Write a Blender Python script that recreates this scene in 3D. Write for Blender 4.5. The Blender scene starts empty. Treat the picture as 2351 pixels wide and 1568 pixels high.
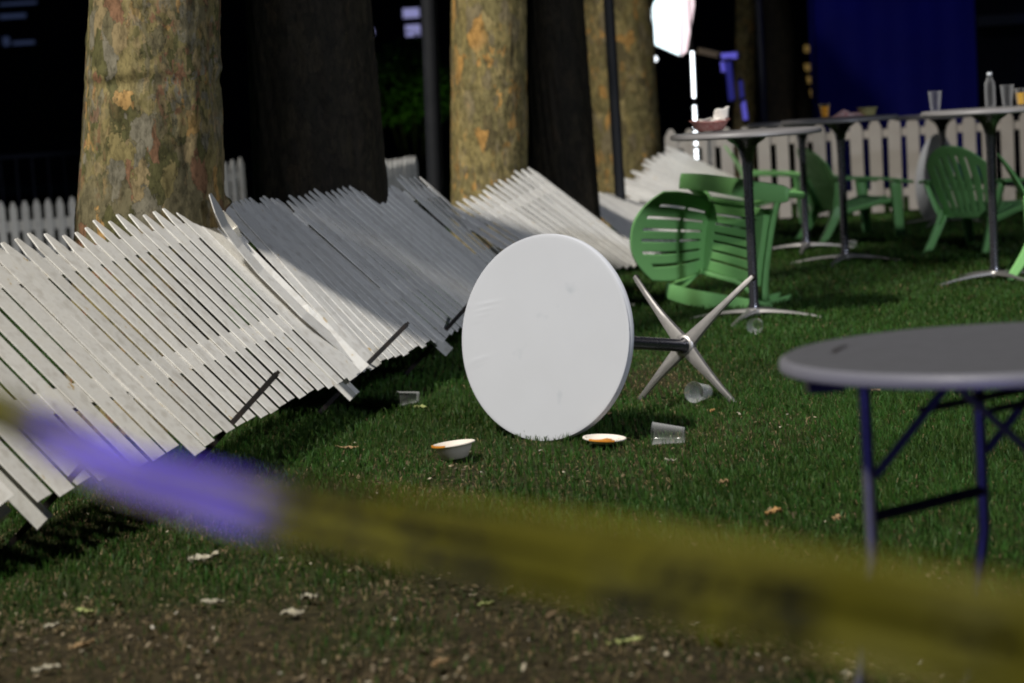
import bpy, math, random
import numpy as np
from mathutils import Vector, Matrix
R = math.radians
random.seed(7); rng = np.random.default_rng(7)
scene = bpy.context.scene
col = scene.collection
# ------------------------------------------------------------------ camera
H = 1.25; PITCH = R(6.33); ROLL = R(3.5); LENS = 75.0
FPX = LENS / 36.0 * 2351.0                       # focal length in pixels of a 2351 px wide frame
fw = Vector((0, math.cos(PITCH), -math.sin(PITCH)))
r0 = Vector((1, 0, 0)); u0 = Vector((0, math.sin(PITCH), math.cos(PITCH)))
rt = r0 * math.cos(ROLL) - u0 * math.sin(ROLL)
up = u0 * math.cos(ROLL) + r0 * math.sin(ROLL)
cam = bpy.data.cameras.new('camera'); cam.lens = LENS; cam.sensor_width = 36
cam.clip_end = 600; cam.clip_start = 0.05
camo = bpy.data.objects.new('camera', cam); col.objects.link(camo)
camo.matrix_world = Matrix(((rt.x, up.x, -fw.x, 0), (rt.y, up.y, -fw.y, 0), (rt.z, up.z, -fw.z, H), (0, 0, 0, 1)))
cam.dof.use_dof = True; cam.dof.focus_distance = 7.95; cam.dof.aperture_fstop = 2.4
cam.dof.aperture_blades = 9
scene.camera = camo
scene.view_settings.view_transform = 'Standard'; scene.view_settings.look = 'None'
scene.view_settings.exposure = 0; scene.view_settings.gamma = 1
scene.cycles.use_denoising = True
scene.cycles.pixel_filter_type = 'BLACKMAN_HARRIS'; scene.cycles.filter_width = 1.9
scene.cycles.use_adaptive_sampling = True; scene.cycles.adaptive_threshold = 0.012
scene.cycles.max_bounces = 8; scene.cycles.transparent_max_bounces = 12
scene.cycles.caustics_reflective = False; scene.cycles.caustics_refractive = False
scene.cycles.sample_clamp_indirect = 3
# ------------------------------------------------------------------ pixel -> world (2351 px wide picture)
def ray(x, y):
    return (rt * ((x - 1175.5) / FPX) + up * (-(y - 784) / FPX) + fw)
def at(x, y, z=0.0):
    d = ray(x, y); t = (z - H) / d.z
    return Vector((0, 0, H)) + d * t
def atd(x, y, Y):
    d = ray(x, y); t = Y / d.y
    return Vector((0, 0, H)) + d * t

BLUE_AIM = tuple(atd(300, 1080, 1.48))
# ------------------------------------------------------------------ night sky and lamps
w = bpy.data.worlds.new('World'); scene.world = w; w.use_nodes = True
bgn = w.node_tree.nodes['Background']
bgn.inputs['Color'].default_value = (0.25, 0.4, 1.0, 1); bgn.inputs['Strength'].default_value = 0.018

def aim(o, target):
    d = Vector(target) - o.location
    o.rotation_euler = d.to_track_quat('-Z', 'Y').to_euler()
def spot(name, loc, target, power, color, size, blend, radius):
    l = bpy.data.lights.new(name, 'SPOT'); l.energy = power; l.color = color
    l.spot_size = R(size); l.spot_blend = blend; l.shadow_soft_size = radius
    o = bpy.data.objects.new(name, l); col.objects.link(o); o.location = loc; aim(o, target); return o
# park flood light on a mast, up and to the left of the photographer
spot('flood_light', (-21.1, -12.8, 46.0), (-1.3, 10.3, 0), 178000, (1.0, 0.965, 0.90), 29.5, 1.0, 1.7)
# added cool fill on the right hand side, lifts the shaded fence and chairs
spot('right_fill_light', (7.5, -3.5, 7.0), (1.3, 12.6, 0), 4600, (0.80, 0.86, 1.0), 37, 1.0, 0.5)
# blue beacons of the police cars behind the tape
spot('police_beacon', (-1.25, 0.45, 1.15), tuple(BLUE_AIM), 5200, (0.010, 0.006, 1.0), 11.5, 0.8, 0.03)
spot('police_beacon', (-2.2, -3.0, 0.75), (1.0, 4.0, 0.66), 520, (0.17, 0.17, 1.0), 12.5, 0.6, 0.08)
spot('shrub_fill_light', (-0.9, 28.2, 0.25), (-1.1, 30.0, 1.75), 32, (0.55, 1.0, 0.25), 60, 0.8, 0.05)  # added lamp, only there to brighten the far shrub
spot('booth_fill_light', (4.3, 21.8, 4.6), (4.4, 24.5, 1.2), 75, (0.05, 0.07, 1.0), 70, 0.8, 0.1)  # added lamp out of view that brightens the booth front

# ------------------------------------------------------------------ object helpers
def tag(o, label=None, cat=None, group=None, kind=None):
    if label: o['label'] = label
    if cat: o['category'] = cat
    if group: o['group'] = group
    if kind: o['kind'] = kind
    return o
def empty(name, loc=(0, 0, 0), rot=(0, 0, 0)):
    o = bpy.data.objects.new(name, None); col.objects.link(o)
    o.location = loc; o.rotation_euler = rot; o.empty_display_size = 0.1
    return o
class MB:
    def __init__(s): s.v = []; s.f = []
    def add(s, vs, fs):
        n = len(s.v); s.v += [tuple(v) for v in vs]; s.f += [tuple(i + n for i in f) for f in fs]
    def box(s, c, size, rotm=None, taper=1.0):
        hx, hy, hz = size[0] / 2, size[1] / 2, size[2] / 2
        vs = []
        for z in (-1, 1):
            k = 1 if z < 0 else taper
            for x, y in ((-1, -1), (1, -1), (1, 1), (-1, 1)):
                p = Vector((x * hx * k, y * hy * k, z * hz))
                if rotm is not None: p = rotm @ p
                vs.append(p + Vector(c))
        s.add(vs, [(3, 2, 1, 0), (4, 5, 6, 7), (0, 1, 5, 4), (1, 2, 6, 5), (2, 3, 7, 6), (3, 0, 4, 7)])
    def tube(s, pts, rad, n=12, caps=True, flat=1.0, ref=None):
        pts = [Vector(p) for p in pts]
        if not isinstance(rad, (list, tuple)): rad = [rad] * len(pts)
        rings = []; prev = None
        for i, p in enumerate(pts):
            a = pts[max(i - 1, 0)]; b = pts[min(i + 1, len(pts) - 1)]
            t = (b - a).normalized()
            if prev is None:
                q = Vector(ref) if ref else (Vector((0, 0, 1)) if abs(t.z) < .9 else Vector((1, 0, 0)))
                e1 = (q - t * q.dot(t)).normalized()
            else:
                e1 = (prev - t * prev.dot(t)).normalized()
            prev = e1; e2 = t.cross(e1)
            rings.append([p + (e1 * math.cos(2 * math.pi * k / n) * flat + e2 * math.sin(2 * math.pi * k / n)) * rad[i] for k in range(n)])
        vs = [v for r_ in rings for v in r_]; fs = []
        for i in range(len(rings) - 1):
            for k in range(n):
                fs.append((i * n + k, i * n + (k + 1) % n, (i + 1) * n + (k + 1) % n, (i + 1) * n + k))
        if caps:
            fs.append(tuple(range(n - 1, -1, -1))); fs.append(tuple((len(rings) - 1) * n + k for k in range(n)))
        s.add(vs, fs)
    def lathe(s, prof, n=48, m=None, fn=None):
        vs = []; fs = []
        for (r_, z) in prof:
            for k in range(n):
                a = 2 * math.pi * k / n
                p = Vector((r_ * math.cos(a), r_ * math.sin(a), z))
                if fn: p = fn(p, a)
                if m is not None: p = m @ p
                vs.append(p)
        for i in range(len(prof) - 1):
            for k in range(n):
                fs.append((i * n + k, i * n + (k + 1) % n, (i + 1) * n + (k + 1) % n, (i + 1) * n + k))
        if prof[0][0] > 1e-5 and False: pass
        s.add(vs, fs)
    def build(s, name, mat, parent=None, smooth=True, angle=40, solid=None):
        me = bpy.data.meshes.new(name); me.from_pydata([tuple(v) for v in s.v], [], s.f); me.validate(); me.update()
        o = bpy.data.objects.new(name, me); col.objects.link(o)
        if mat: me.materials.append(mat)
        if parent is not None: o.parent = parent
        import bmesh as _b
        bm = _b.new(); bm.from_mesh(me)
        _b.ops.remove_doubles(bm, verts=bm.verts, dist=1e-6)
        _b.ops.recalc_face_normals(bm, faces=bm.faces)
        if smooth:
            for f in bm.faces: f.smooth = True
            for e in bm.edges:
                if len(e.link_faces) == 2 and e.calc_face_angle(0) > R(angle): e.smooth = False
        bm.to_mesh(me); bm.free()
        if solid:
            md = o.modifiers.new('thickness', 'SOLIDIFY'); md.thickness = solid; md.offset = 0
        return o
def copy_tree(o, parent=None):
    c = o.copy(); col.objects.link(c); c.parent = parent
    for ch in [q for q in bpy.data.objects if q.parent == o]: copy_tree(ch, c)
    return c

# ------------------------------------------------------------------ materials
def newmat(name):
    m = bpy.data.materials.new(name); m.use_nodes = True
    return m, m.node_tree, m.node_tree.nodes['Principled BSDF']
def mat(name, c, rough=.5, metal=0, spec=.5, noise=None, bump=None, trans=0, ior=1.45, coat=0):
    """noise=(scale, amount, darker colour) mottles the colour, bump=(scale, strength)"""
    m, nt, b = newmat(name)
    b.inputs['Base Color'].default_value = (*c, 1); b.inputs['Roughness'].default_value = rough
    b.inputs['Metallic'].default_value = metal; b.inputs['Specular IOR Level'].default_value = spec
    b.inputs['Transmission Weight'].default_value = trans; b.inputs['IOR'].default_value = ior
    b.inputs['Coat Weight'].default_value = coat
    tc = nt.nodes.new('ShaderNodeTexCoord')
    if noise:
        n = nt.nodes.new('ShaderNodeTexNoise'); n.inputs['Scale'].default_value = noise[0]; n.inputs['Detail'].default_value = 5
        nt.links.new(tc.outputs['Object'], n.inputs['Vector'])
        r = nt.nodes.new('ShaderNodeValToRGB'); r.color_ramp.elements[0].position = .38; r.color_ramp.elements[1].position = .68
        r.color_ramp.elements[0].color = (*c, 1); r.color_ramp.elements[1].color = (*[c[i] * (1 - noise[1]) + noise[2][i] * noise[1] for i in range(3)], 1)
        nt.links.new(n.outputs['Fac'], r.inputs['Fac']); nt.links.new(r.outputs['Color'], b.inputs['Base Color'])
        rr = nt.nodes.new('ShaderNodeMapRange'); rr.inputs['To Min'].default_value = max(0, rough - .08); rr.inputs['To Max'].default_value = min(1, rough + .12)
        nt.links.new(n.outputs['Fac'], rr.inputs['Value']); nt.links.new(rr.outputs['Result'], b.inputs['Roughness'])
    if bump:
        n2 = nt.nodes.new('ShaderNodeTexNoise'); n2.inputs['Scale'].default_value = bump[0]; n2.inputs['Detail'].default_value = 6
        nt.links.new(tc.outputs['Object'], n2.inputs['Vector'])
        bu = nt.nodes.new('ShaderNodeBump'); bu.inputs['Strength'].default_value = bump[1]; bu.inputs['Distance'].default_value = .01
        nt.links.new(n2.outputs['Fac'], bu.inputs['Height']); nt.links.new(bu.outputs['Normal'], b.inputs['Normal'])
    return m
def emit(name, c, s):
    m, nt, b = newmat(name)
    b.inputs['Base Color'].default_value = (*[x * .5 for x in c], 1)
    b.inputs['Emission Color'].default_value = (*c, 1); b.inputs['Emission Strength'].default_value = s
    return m
def attr_mat(name, rough=.6, spec=.3, trans=False):
    m, nt, b = newmat(name)
    a = nt.nodes.new('ShaderNodeAttribute'); a.attribute_name = 'Col'
    nt.links.new(a.outputs['Color'], b.inputs['Base Color'])
    b.inputs['Roughness'].default_value = rough; b.inputs['Specular IOR Level'].default_value = spec
    if trans:
        tr = nt.nodes.new('ShaderNodeBsdfTranslucent'); nt.links.new(a.outputs['Color'], tr.inputs['Color'])
        mx = nt.nodes.new('ShaderNodeMixShader'); mx.inputs['Fac'].default_value = .35
        nt.links.new(b.outputs['BSDF'], mx.inputs[1]); nt.links.new(tr.outputs['BSDF'], mx.inputs[2])
        nt.links.new(mx.outputs['Shader'], nt.nodes['Material Output'].inputs['Surface'])
    return m
def paint_white():
    m, nt, b = newmat('white_fence_paint')
    tc = nt.nodes.new('ShaderNodeTexCoord')
    oi = nt.nodes.new('ShaderNodeObjectInfo')
    n = nt.nodes.new('ShaderNodeTexNoise'); n.inputs['Scale'].default_value = 22; n.inputs['Detail'].default_value = 4
    nt.links.new(tc.outputs['Object'], n.inputs['Vector'])
    r = nt.nodes.new('ShaderNodeValToRGB')
    e = r.color_ramp.elements
    e[0].position = .30; e[0].color = (.66, .63, .57, 1); e[1].position = .50; e[1].color = (.82, .80, .75, 1)
    e2 = e.new(.70); e2.color = (.78, .75, .68, 1); e3 = e.new(.765); e3.color = (.55, .37, .13, 1)
    nt.links.new(n.outputs['Fac'], r.inputs['Fac'])
    hs = nt.nodes.new('ShaderNodeHueSaturation')
    mr = nt.nodes.new('ShaderNodeMapRange'); mr.inputs['To Min'].default_value = .84; mr.inputs['To Max'].default_value = 1.03
    nt.links.new(oi.outputs['Random'], mr.inputs['Value']); nt.links.new(mr.outputs['Result'], hs.inputs['Value'])
    nt.links.new(r.outputs['Color'], hs.inputs['Color']); nt.links.new(hs.outputs['Color'], b.inputs['Base Color'])
    b.inputs['Roughness'].default_value = .42; b.inputs['Specular IOR Level'].default_value = .5
    n2 = nt.nodes.new('ShaderNodeTexNoise'); n2.inputs['Scale'].default_value = 60; n2.inputs['Detail'].default_value = 5
    nt.links.new(tc.outputs['Object'], n2.inputs['Vector'])
    bu = nt.nodes.new('ShaderNodeBump'); bu.inputs['Strength'].default_value = .12; bu.inputs['Distance'].default_value = .004
    nt.links.new(n2.outputs['Fac'], bu.inputs['Height']); nt.links.new(bu.outputs['Normal'], b.inputs['Normal'])
    return m
def bark(name, stops, scale=7.0, dark=(.03, .026, .018), seed=0.0):
    """flaking plane-tree bark: cells of different colour with raised edges"""
    m, nt, b = newmat(name); N = nt.nodes.new; L = nt.links.new
    tc = N('ShaderNodeTexCoord')
    mp = N('ShaderNodeMapping'); mp.inputs['Location'].default_value = (seed, seed * .7, seed * 1.3); mp.inputs['Scale'].default_value = (1.15, 1.15, .62)
    L(tc.outputs['Object'], mp.inputs['Vector'])
    dn = N('ShaderNodeTexNoise'); dn.inputs['Scale'].default_value = scale * 1.1; dn.inputs['Detail'].default_value = 5; dn.inputs['Roughness'].default_value = .62
    L(mp.outputs['Vector'], dn.inputs['Vector'])
    vm = N('ShaderNodeVectorMath'); vm.operation = 'MULTIPLY_ADD'
    vm.inputs[1].default_value = (.13, .13, .22)
    L(dn.outputs['Color'], vm.inputs[0]); L(mp.outputs['Vector'], vm.inputs[2])
    v1 = N('ShaderNodeTexVoronoi'); v1.inputs['Scale'].default_value = scale * 1.25; L(vm.outputs['Vector'], v1.inputs['Vector'])
    v2 = N('ShaderNodeTexVoronoi'); v2.inputs['Scale'].default_value = scale * 3.6; L(vm.outputs['Vector'], v2.inputs['Vector'])
    sx = N('ShaderNodeSeparateColor'); L(v1.outputs['Color'], sx.inputs['Color'])
    sy = N('ShaderNodeSeparateColor'); L(v2.outputs['Color'], sy.inputs['Color'])
    r1 = N('ShaderNodeValToRGB'); r1.color_ramp.interpolation = 'CONSTANT'
    e = r1.color_ramp.elements
    e[0].position = 0; e[0].color = (*stops[0][1], 1); e[1].position = stops[1][0]; e[1].color = (*stops[1][1], 1)
    for p, c in stops[2:]: q = e.new(p); q.color = (*c, 1)
    r2 = N('ShaderNodeValToRGB'); r2.color_ramp.interpolation = 'CONSTANT'
    e = r2.color_ramp.elements
    e[0].position = 0; e[0].color = (*stops[0][1], 1); e[1].position = stops[1][0]; e[1].color = (*stops[1][1], 1)
    for p, c in stops[2:]: q = e.new(p); q.color = (*c, 1)
    L(sx.outputs['Red'], r1.inputs['Fac']); L(sy.outputs['Green'], r2.inputs['Fac'])
    big = N('ShaderNodeTexNoise'); big.inputs['Scale'].default_value = 2.6; big.inputs['Detail'].default_value = 3; L(mp.outputs['Vector'], big.inputs['Vector'])
    rb = N('ShaderNodeValToRGB'); rb.color_ramp.elements[0].position = .44; rb.color_ramp.elements[1].position = .56; L(big.outputs['Fac'], rb.inputs['Fac'])
    mx = N('ShaderNodeMix'); mx.data_type = 'RGBA'; L(rb.outputs['Color'], mx.inputs['Factor']); L(r1.outputs['Color'], mx.inputs[6]); L(r2.outputs['Color'], mx.inputs[7])
    fn = N('ShaderNodeTexNoise'); fn.inputs['Scale'].default_value = 42; fn.inputs['Detail'].default_value = 7; fn.inputs['Roughness'].default_value = .7
    mp2 = N('ShaderNodeMapping'); mp2.inputs['Scale'].default_value = (1, 1, .45); L(tc.outputs['Object'], mp2.inputs['Vector']); L(mp2.outputs['Vector'], fn.inputs['Vector'])
    rf = N('ShaderNodeValToRGB'); rf.color_ramp.elements[0].position = .34; rf.color_ramp.elements[1].position = .56
    rf.color_ramp.elements[0].color = (.36, .36, .33, 1); rf.color_ramp.elements[1].color = (1.0, 1.0, 1.0, 1); L(fn.outputs['Fac'], rf.inputs['Fac'])
    mu = N('ShaderNodeMix'); mu.data_type = 'RGBA'; mu.blend_type = 'MULTIPLY'; mu.inputs['Factor'].default_value = 1
    L(mx.outputs[2], mu.inputs[6]); L(rf.outputs['Color'], mu.inputs[7])
    # crack lines between flakes
    v3 = N('ShaderNodeTexVoronoi'); v3.feature = 'DISTANCE_TO_EDGE'; v3.inputs['Scale'].default_value = scale * 1.25; L(vm.outputs['Vector'], v3.inputs['Vector'])
    rc = N('ShaderNodeValToRGB'); rc.color_ramp.elements[0].position = .004; rc.color_ramp.elements[1].position = .022; L(v3.outputs['Distance'], rc.inputs['Fac'])
    rc.color_ramp.elements[0].color = (.35, .35, .35, 1)
    mu2 = N('ShaderNodeMix'); mu2.data_type = 'RGBA'; mu2.blend_type = 'MULTIPLY'; mu2.inputs['Factor'].default_value = .75
    L(mu.outputs[2], mu2.inputs[6]); L(rc.outputs['Color'], mu2.inputs[7])
    L(mu2.outputs[2], b.inputs['Base Color'])
    b.inputs['Roughness'].default_value = .8; b.inputs['Specular IOR Level'].default_value = .25
    ad = N('ShaderNodeMath'); ad.operation = 'ADD'; L(sx.outputs['Blue'], ad.inputs[0])
    m2 = N('ShaderNodeMath'); m2.operation = 'MULTIPLY'; m2.inputs[1].default_value = .5; L(sy.outputs['Red'], m2.inputs[0]); L(m2.outputs[0], ad.inputs[1])
    ad2 = N('ShaderNodeMath'); ad2.operation = 'ADD'; L(ad.outputs[0], ad2.inputs[0]); L(fn.outputs['Fac'], ad2.inputs[1])
    bu = N('ShaderNodeBump'); bu.inputs['Strength'].default_value = .7; bu.inputs['Distance'].default_value = .006; L(ad2.outputs[0], bu.inputs['Height'])
    L(bu.outputs['Normal'], b.inputs['Normal'])
    return m
WHITE = paint_white()
DIM_WHITE = mat('dimmed_white_boards', (.40, .365, .325), .6, 0, .3, noise=(7, .3, (.30, .26, .22)), bump=(60, .15))  # white darkened to stand in for weaker light on the back fence
BARK_A = bark('plane_tree_bark', [(0, (0.271, 0.218, 0.089)), (.22, (0.186, 0.158, 0.084)), (.40, (0.121, 0.112, 0.042)), (.55, (0.314, 0.237, 0.118)), (.70, (0.271, 0.145, 0.078)), (.80, (0.228, 0.204, 0.143)), (.965, (0.485, 0.290, 0.101))], 10.5)
BARK_C = bark('ochre_flaking_bark', [(0, (0.295, 0.230, 0.086)), (.22, (0.221, 0.180, 0.072)), (.42, (0.147, 0.115, 0.050)), (.58, (0.354, 0.274, 0.114)), (.76, (0.236, 0.187, 0.101)), (.90, (0.501, 0.274, 0.078))], 9.0, seed=3.1)
BARK_D = bark('shade_darkened_bark', [(0, (0.022, 0.017, 0.010)), (.3, (0.016, 0.013, 0.007)), (.6, (0.028, 0.022, 0.012)), (.85, (0.019, 0.015, 0.009)), (.95, (0.034, 0.024, 0.013))], 9.0, seed=8.3)  # colours darkened to stand in for shade on the unlit trunks
CHROME = mat('brushed_aluminium', (.46, .44, .42), .42, .9, noise=(40, .25, (.3, .28, .26)))
DARKM = mat('dark_steel', (.12, .12, .135), .24, .85, noise=(30, .3, (.08, .07, .06)))
BLACKM = mat('black_steel', (.012, .012, .013), .5, .2, noise=(30, .4, (.05, .03, .02)))
POLE = mat('dark_pole_paint', (.010, .011, .014), .6, 0, noise=(10, .3, (.02, .02, .025)))
def cloth_mat():
    m = mat('white_stretch_cloth', (.48, .49, .515), .75, 0, .2, noise=(5, .2, (.42, .425, .44)))
    nt = m.node_tree; b = nt.nodes['Principled BSDF']; N = nt.nodes.new; L = nt.links.new
    tc = N('ShaderNodeTexCoord'); n = N('ShaderNodeTexNoise'); n.inputs['Scale'].default_value = 7.5; n.inputs['Detail'].default_value = 2
    L(tc.outputs['Object'], n.inputs['Vector'])
    r = N('ShaderNodeValToRGB'); e = r.color_ramp.elements; e[0].position = .645; e[0].color = (1, 1, 1, 1); e[1].position = .72; e[1].color = (.86, .875, .89, 1)
    L(n.outputs['Fac'], r.inputs['Fac'])
    src = b.inputs['Base Color'].links[0].from_socket
    mu = N('ShaderNodeMix'); mu.data_type = 'RGBA'; mu.blend_type = 'MULTIPLY'; mu.inputs['Factor'].default_value = 1
    L(src, mu.inputs[6]); L(r.outputs['Color'], mu.inputs[7]); L(mu.outputs[2], b.inputs['Base Color'])
    return m
CLOTH = cloth_mat()
TOPM = mat('grey_laminate', (.20, .19, .185), .38, 0, .5, noise=(8, .2, (.15, .14, .14)))
FTOP = mat('grey_plastic_table', (.095, .096, .106), .42, 0, .4, noise=(26, .3, (.065, .065, .068)), bump=(160, .2))
FLEG = mat('grey_powder_coat', (.10, .10, .105), .38, .3, noise=(30, .3, (.05, .05, .06)))
GREEN = mat('green_resin', (.23, .52, .17), .42, 0, .5, noise=(6, .22, (.17, .42, .13)), bump=(90, .08))
def glass(name, c=(1, 1, 1), rough=.08):
    m, nt, b = newmat(name); N = nt.nodes.new; L = nt.links.new
    b.inputs['Base Color'].default_value = (*[.75 * x for x in c], 1); b.inputs['Roughness'].default_value = rough; b.inputs['Specular IOR Level'].default_value = 1.0
    t = N('ShaderNodeBsdfTransparent'); t.inputs['Color'].default_value = (*[.97 * x for x in c], 1)
    lw = N('ShaderNodeLayerWeight'); lw.inputs['Blend'].default_value = .35
    mr = N('ShaderNodeMapRange'); mr.inputs['To Min'].default_value = .012; mr.inputs['To Max'].default_value = .38; L(lw.outputs['Facing'], mr.inputs['Value'])
    mx = N('ShaderNodeMixShader'); L(mr.outputs['Result'], mx.inputs['Fac']); L(t.outputs['BSDF'], mx.inputs[1]); L(b.outputs['BSDF'], mx.inputs[2])
    L(mx.outputs['Shader'], nt.nodes['Material Output'].inputs['Surface'])
    return m
CLEAR = glass('clear_plastic'); AMBER = mat('beer', (.75, .42, .03), .15, 0, .6); PAPER = mat('paper_plate', (.72, .66, .58), .7, 0, .2, noise=(30, .2, (.6, .5, .4)))
SAUCE = mat('orange_sauce', (.62, .25, .03), .3, 0, .5, noise=(60, .4, (.35, .09, .01)))
BASK = mat('red_plastic_basket', (.34, .12, .10), .5, 0, .4, noise=(90, .6, (.55, .36, .32)))
NAPK = mat('paper_napkin', (.70, .66, .60), .85, 0, .1, noise=(30, .2, (.55, .5, .42)))
PINK = mat('checked_liner_paper', (.62, .27, .24), .8, 0, .1, noise=(38, .8, (.75, .66, .62)))
OLIVEB = mat('tan_bowl', (.42, .38, .16), .6, noise=(20, .2, (.3, .27, .1)))
BLUET = mat('blue_tarpaulin', (.0015, .003, .13), .6, 0, .3, noise=(2.2, .35, (.001, .001, .07)), bump=(5, .4))

# ------------------------------------------------------------------ ground
def sm(t): t = np.clip(t, 0, 1); return t * t * (3 - 2 * t)
def gnoise(x, y, s=1.0, k=0):
    o = np.zeros_like(x, dtype=float); r_ = np.random.default_rng(100 + k); amp = 1; tot = 0
    for i in range(5):
        for j in range(3):
            a = r_.uniform(0, 6.28); ph = r_.uniform(0, 6.28); f = s * 2 ** i * r_.uniform(.8, 1.25)
            o += amp * np.sin((x * math.cos(a) + y * math.sin(a)) * f + ph)
        tot += amp * 3; amp *= .62
    return o / tot * 2.2
def gz(x, y):
    x = np.asarray(x, dtype=float); y = np.asarray(y, dtype=float)
    drop = -.36 * sm((-x - 2.2) / 2.0) * sm((y - 13) / 6)
    return drop + .008 * gnoise(x, y, 2.2, 1)
def bare(x, y):
    """1 = bare dirt / dry, 0 = lush grass"""
    b = sm((6.35 - y + .5 * gnoise(x, y, 1.6, 2) - .55 * sm((x + .2) / 1.2)) / 1.2)
    b = np.maximum(b, .40 * sm((gnoise(x, y, 2.1, 3) - .45) / .3) * sm((9.5 - y) / 2))
    b = b * (1 - .45 * sm((gnoise(x, y, 3.2, 4) - .05) / .4))
    b = np.maximum(b, .85 * np.exp(-(((x + .14) / .40) ** 2 + ((y - 7.2) / .6) ** 2)) * (1 - .5 * sm((gnoise(x, y, 6, 6) - .1) / .3)))
    b = np.maximum(b, .75 * np.exp(-(((x - .62) / .30) ** 2 + ((y - 9.3) / .8) ** 2)))
    return np.clip(b, 0, 1)
def make_ground():
    def warp(n, a, b, c, p):
        t = np.linspace(-1, 1, n); s_ = np.sign(t) * np.abs(t) ** p
        return np.where(s_ < 0, c + s_ * (c - a), c + s_ * (b - c))
    xs = warp(260, -90, 90, 0.0, 2.6); ys = warp(320, -12, 160, 7.0, 2.4)
    X, Y = np.meshgrid(xs, ys); Z = gz(X, Y)
    near = np.exp(-((Y - 5.5) / 2.2) ** 2) * np.exp(-(X / 2.2) ** 2)
    Z = Z + near * bare(X, Y) * .011 * gnoise(X, Y, 14, 5)
    V = np.stack([X, Y, Z], -1).reshape(-1, 3)
    nx, ny = len(xs), len(ys)
    idx = np.arange(nx * ny).reshape(ny, nx)
    F = np.stack([idx[:-1, :-1], idx[:-1, 1:], idx[1:, 1:], idx[1:, :-1]], -1).reshape(-1, 4)
    me = bpy.data.meshes.new('ground'); me.from_pydata(V.tolist(), [], F.tolist()); me.update()
    me.polygons.foreach_set('use_smooth', [True] * len(me.polygons))
    ca = me.color_attributes.new('Col', 'FLOAT_COLOR', 'POINT')
    bb = bare(X, Y).reshape(-1)[:, None]; 
    g = np.array([[.018, .034, .008]]); d_ = np.array([[.037, .031, .018]])
    c = g * (1 - bb) + d_ * bb
    ca.data.foreach_set('color', np.concatenate([c, np.ones_like(bb)], 1).astype(np.float32).reshape(-1))
    m, nt, b = newmat('soil_and_turf'); N = nt.nodes.new; L = nt.links.new
    a = N('ShaderNodeAttribute'); a.attribute_name = 'Col'; tc = N('ShaderNodeTexCoord')
    n = N('ShaderNodeTexNoise'); n.inputs['Scale'].default_value = 28; n.inputs['Detail'].default_value = 8; n.inputs['Roughness'].default_value = .7; L(tc.outputs['Object'], n.inputs['Vector'])
    r = N('ShaderNodeValToRGB'); e = r.color_ramp.elements; e[0].position = .35; e[0].color = (.35, .35, .35, 1); e[1].position = .66; e[1].color = (1.7, 1.6, 1.4, 1)
    L(n.outputs['Fac'], r.inputs['Fac'])
    mu = N('ShaderNodeMix'); mu.data_type = 'RGBA'; mu.blend_type = 'MULTIPLY'; mu.inputs['Factor'].default_value = 1
    L(a.outputs['Color'], mu.inputs[6]); L(r.outputs['Color'], mu.inputs[7]); L(mu.outputs[2], b.inputs['Base Color'])
    b.inputs['Roughness'].default_value = .95; b.inputs['Specular IOR Level'].default_value = .1
    bu = N('ShaderNodeBump'); bu.inputs['Strength'].default_value = .8; bu.inputs['Distance'].default_value = .02; L(n.outputs['Fac'], bu.inputs['Height']); L(bu.outputs['Normal'], b.inputs['Normal'])
    me.materials.append(m)
    o = bpy.data.objects.new('ground', me); col.objects.link(o); o['kind'] = 'structure'
make_ground()
def raw_mesh(name, V, F_loops, starts, totals, C, material):
    me = bpy.data.meshes.new(name)
    me.vertices.add(len(V)); me.vertices.foreach_set('co', V.astype(np.float32).reshape(-1))
    me.loops.add(len(F_loops)); me.loops.foreach_set('vertex_index', F_loops.astype(np.int32))
    me.polygons.add(len(starts)); me.polygons.foreach_set('loop_start', starts.astype(np.int32)); me.polygons.foreach_set('loop_total', totals.astype(np.int32))
    ca = me.color_attributes.new('Col', 'FLOAT_COLOR', 'POINT')
    ca.data.foreach_set('color', np.concatenate([C, np.ones((len(C), 1))], 1).astype(np.float32).reshape(-1))
    me.update(); me.validate(); me.materials.append(material)
    o = bpy.data.objects.new(name, me); col.objects.link(o); return o
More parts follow.
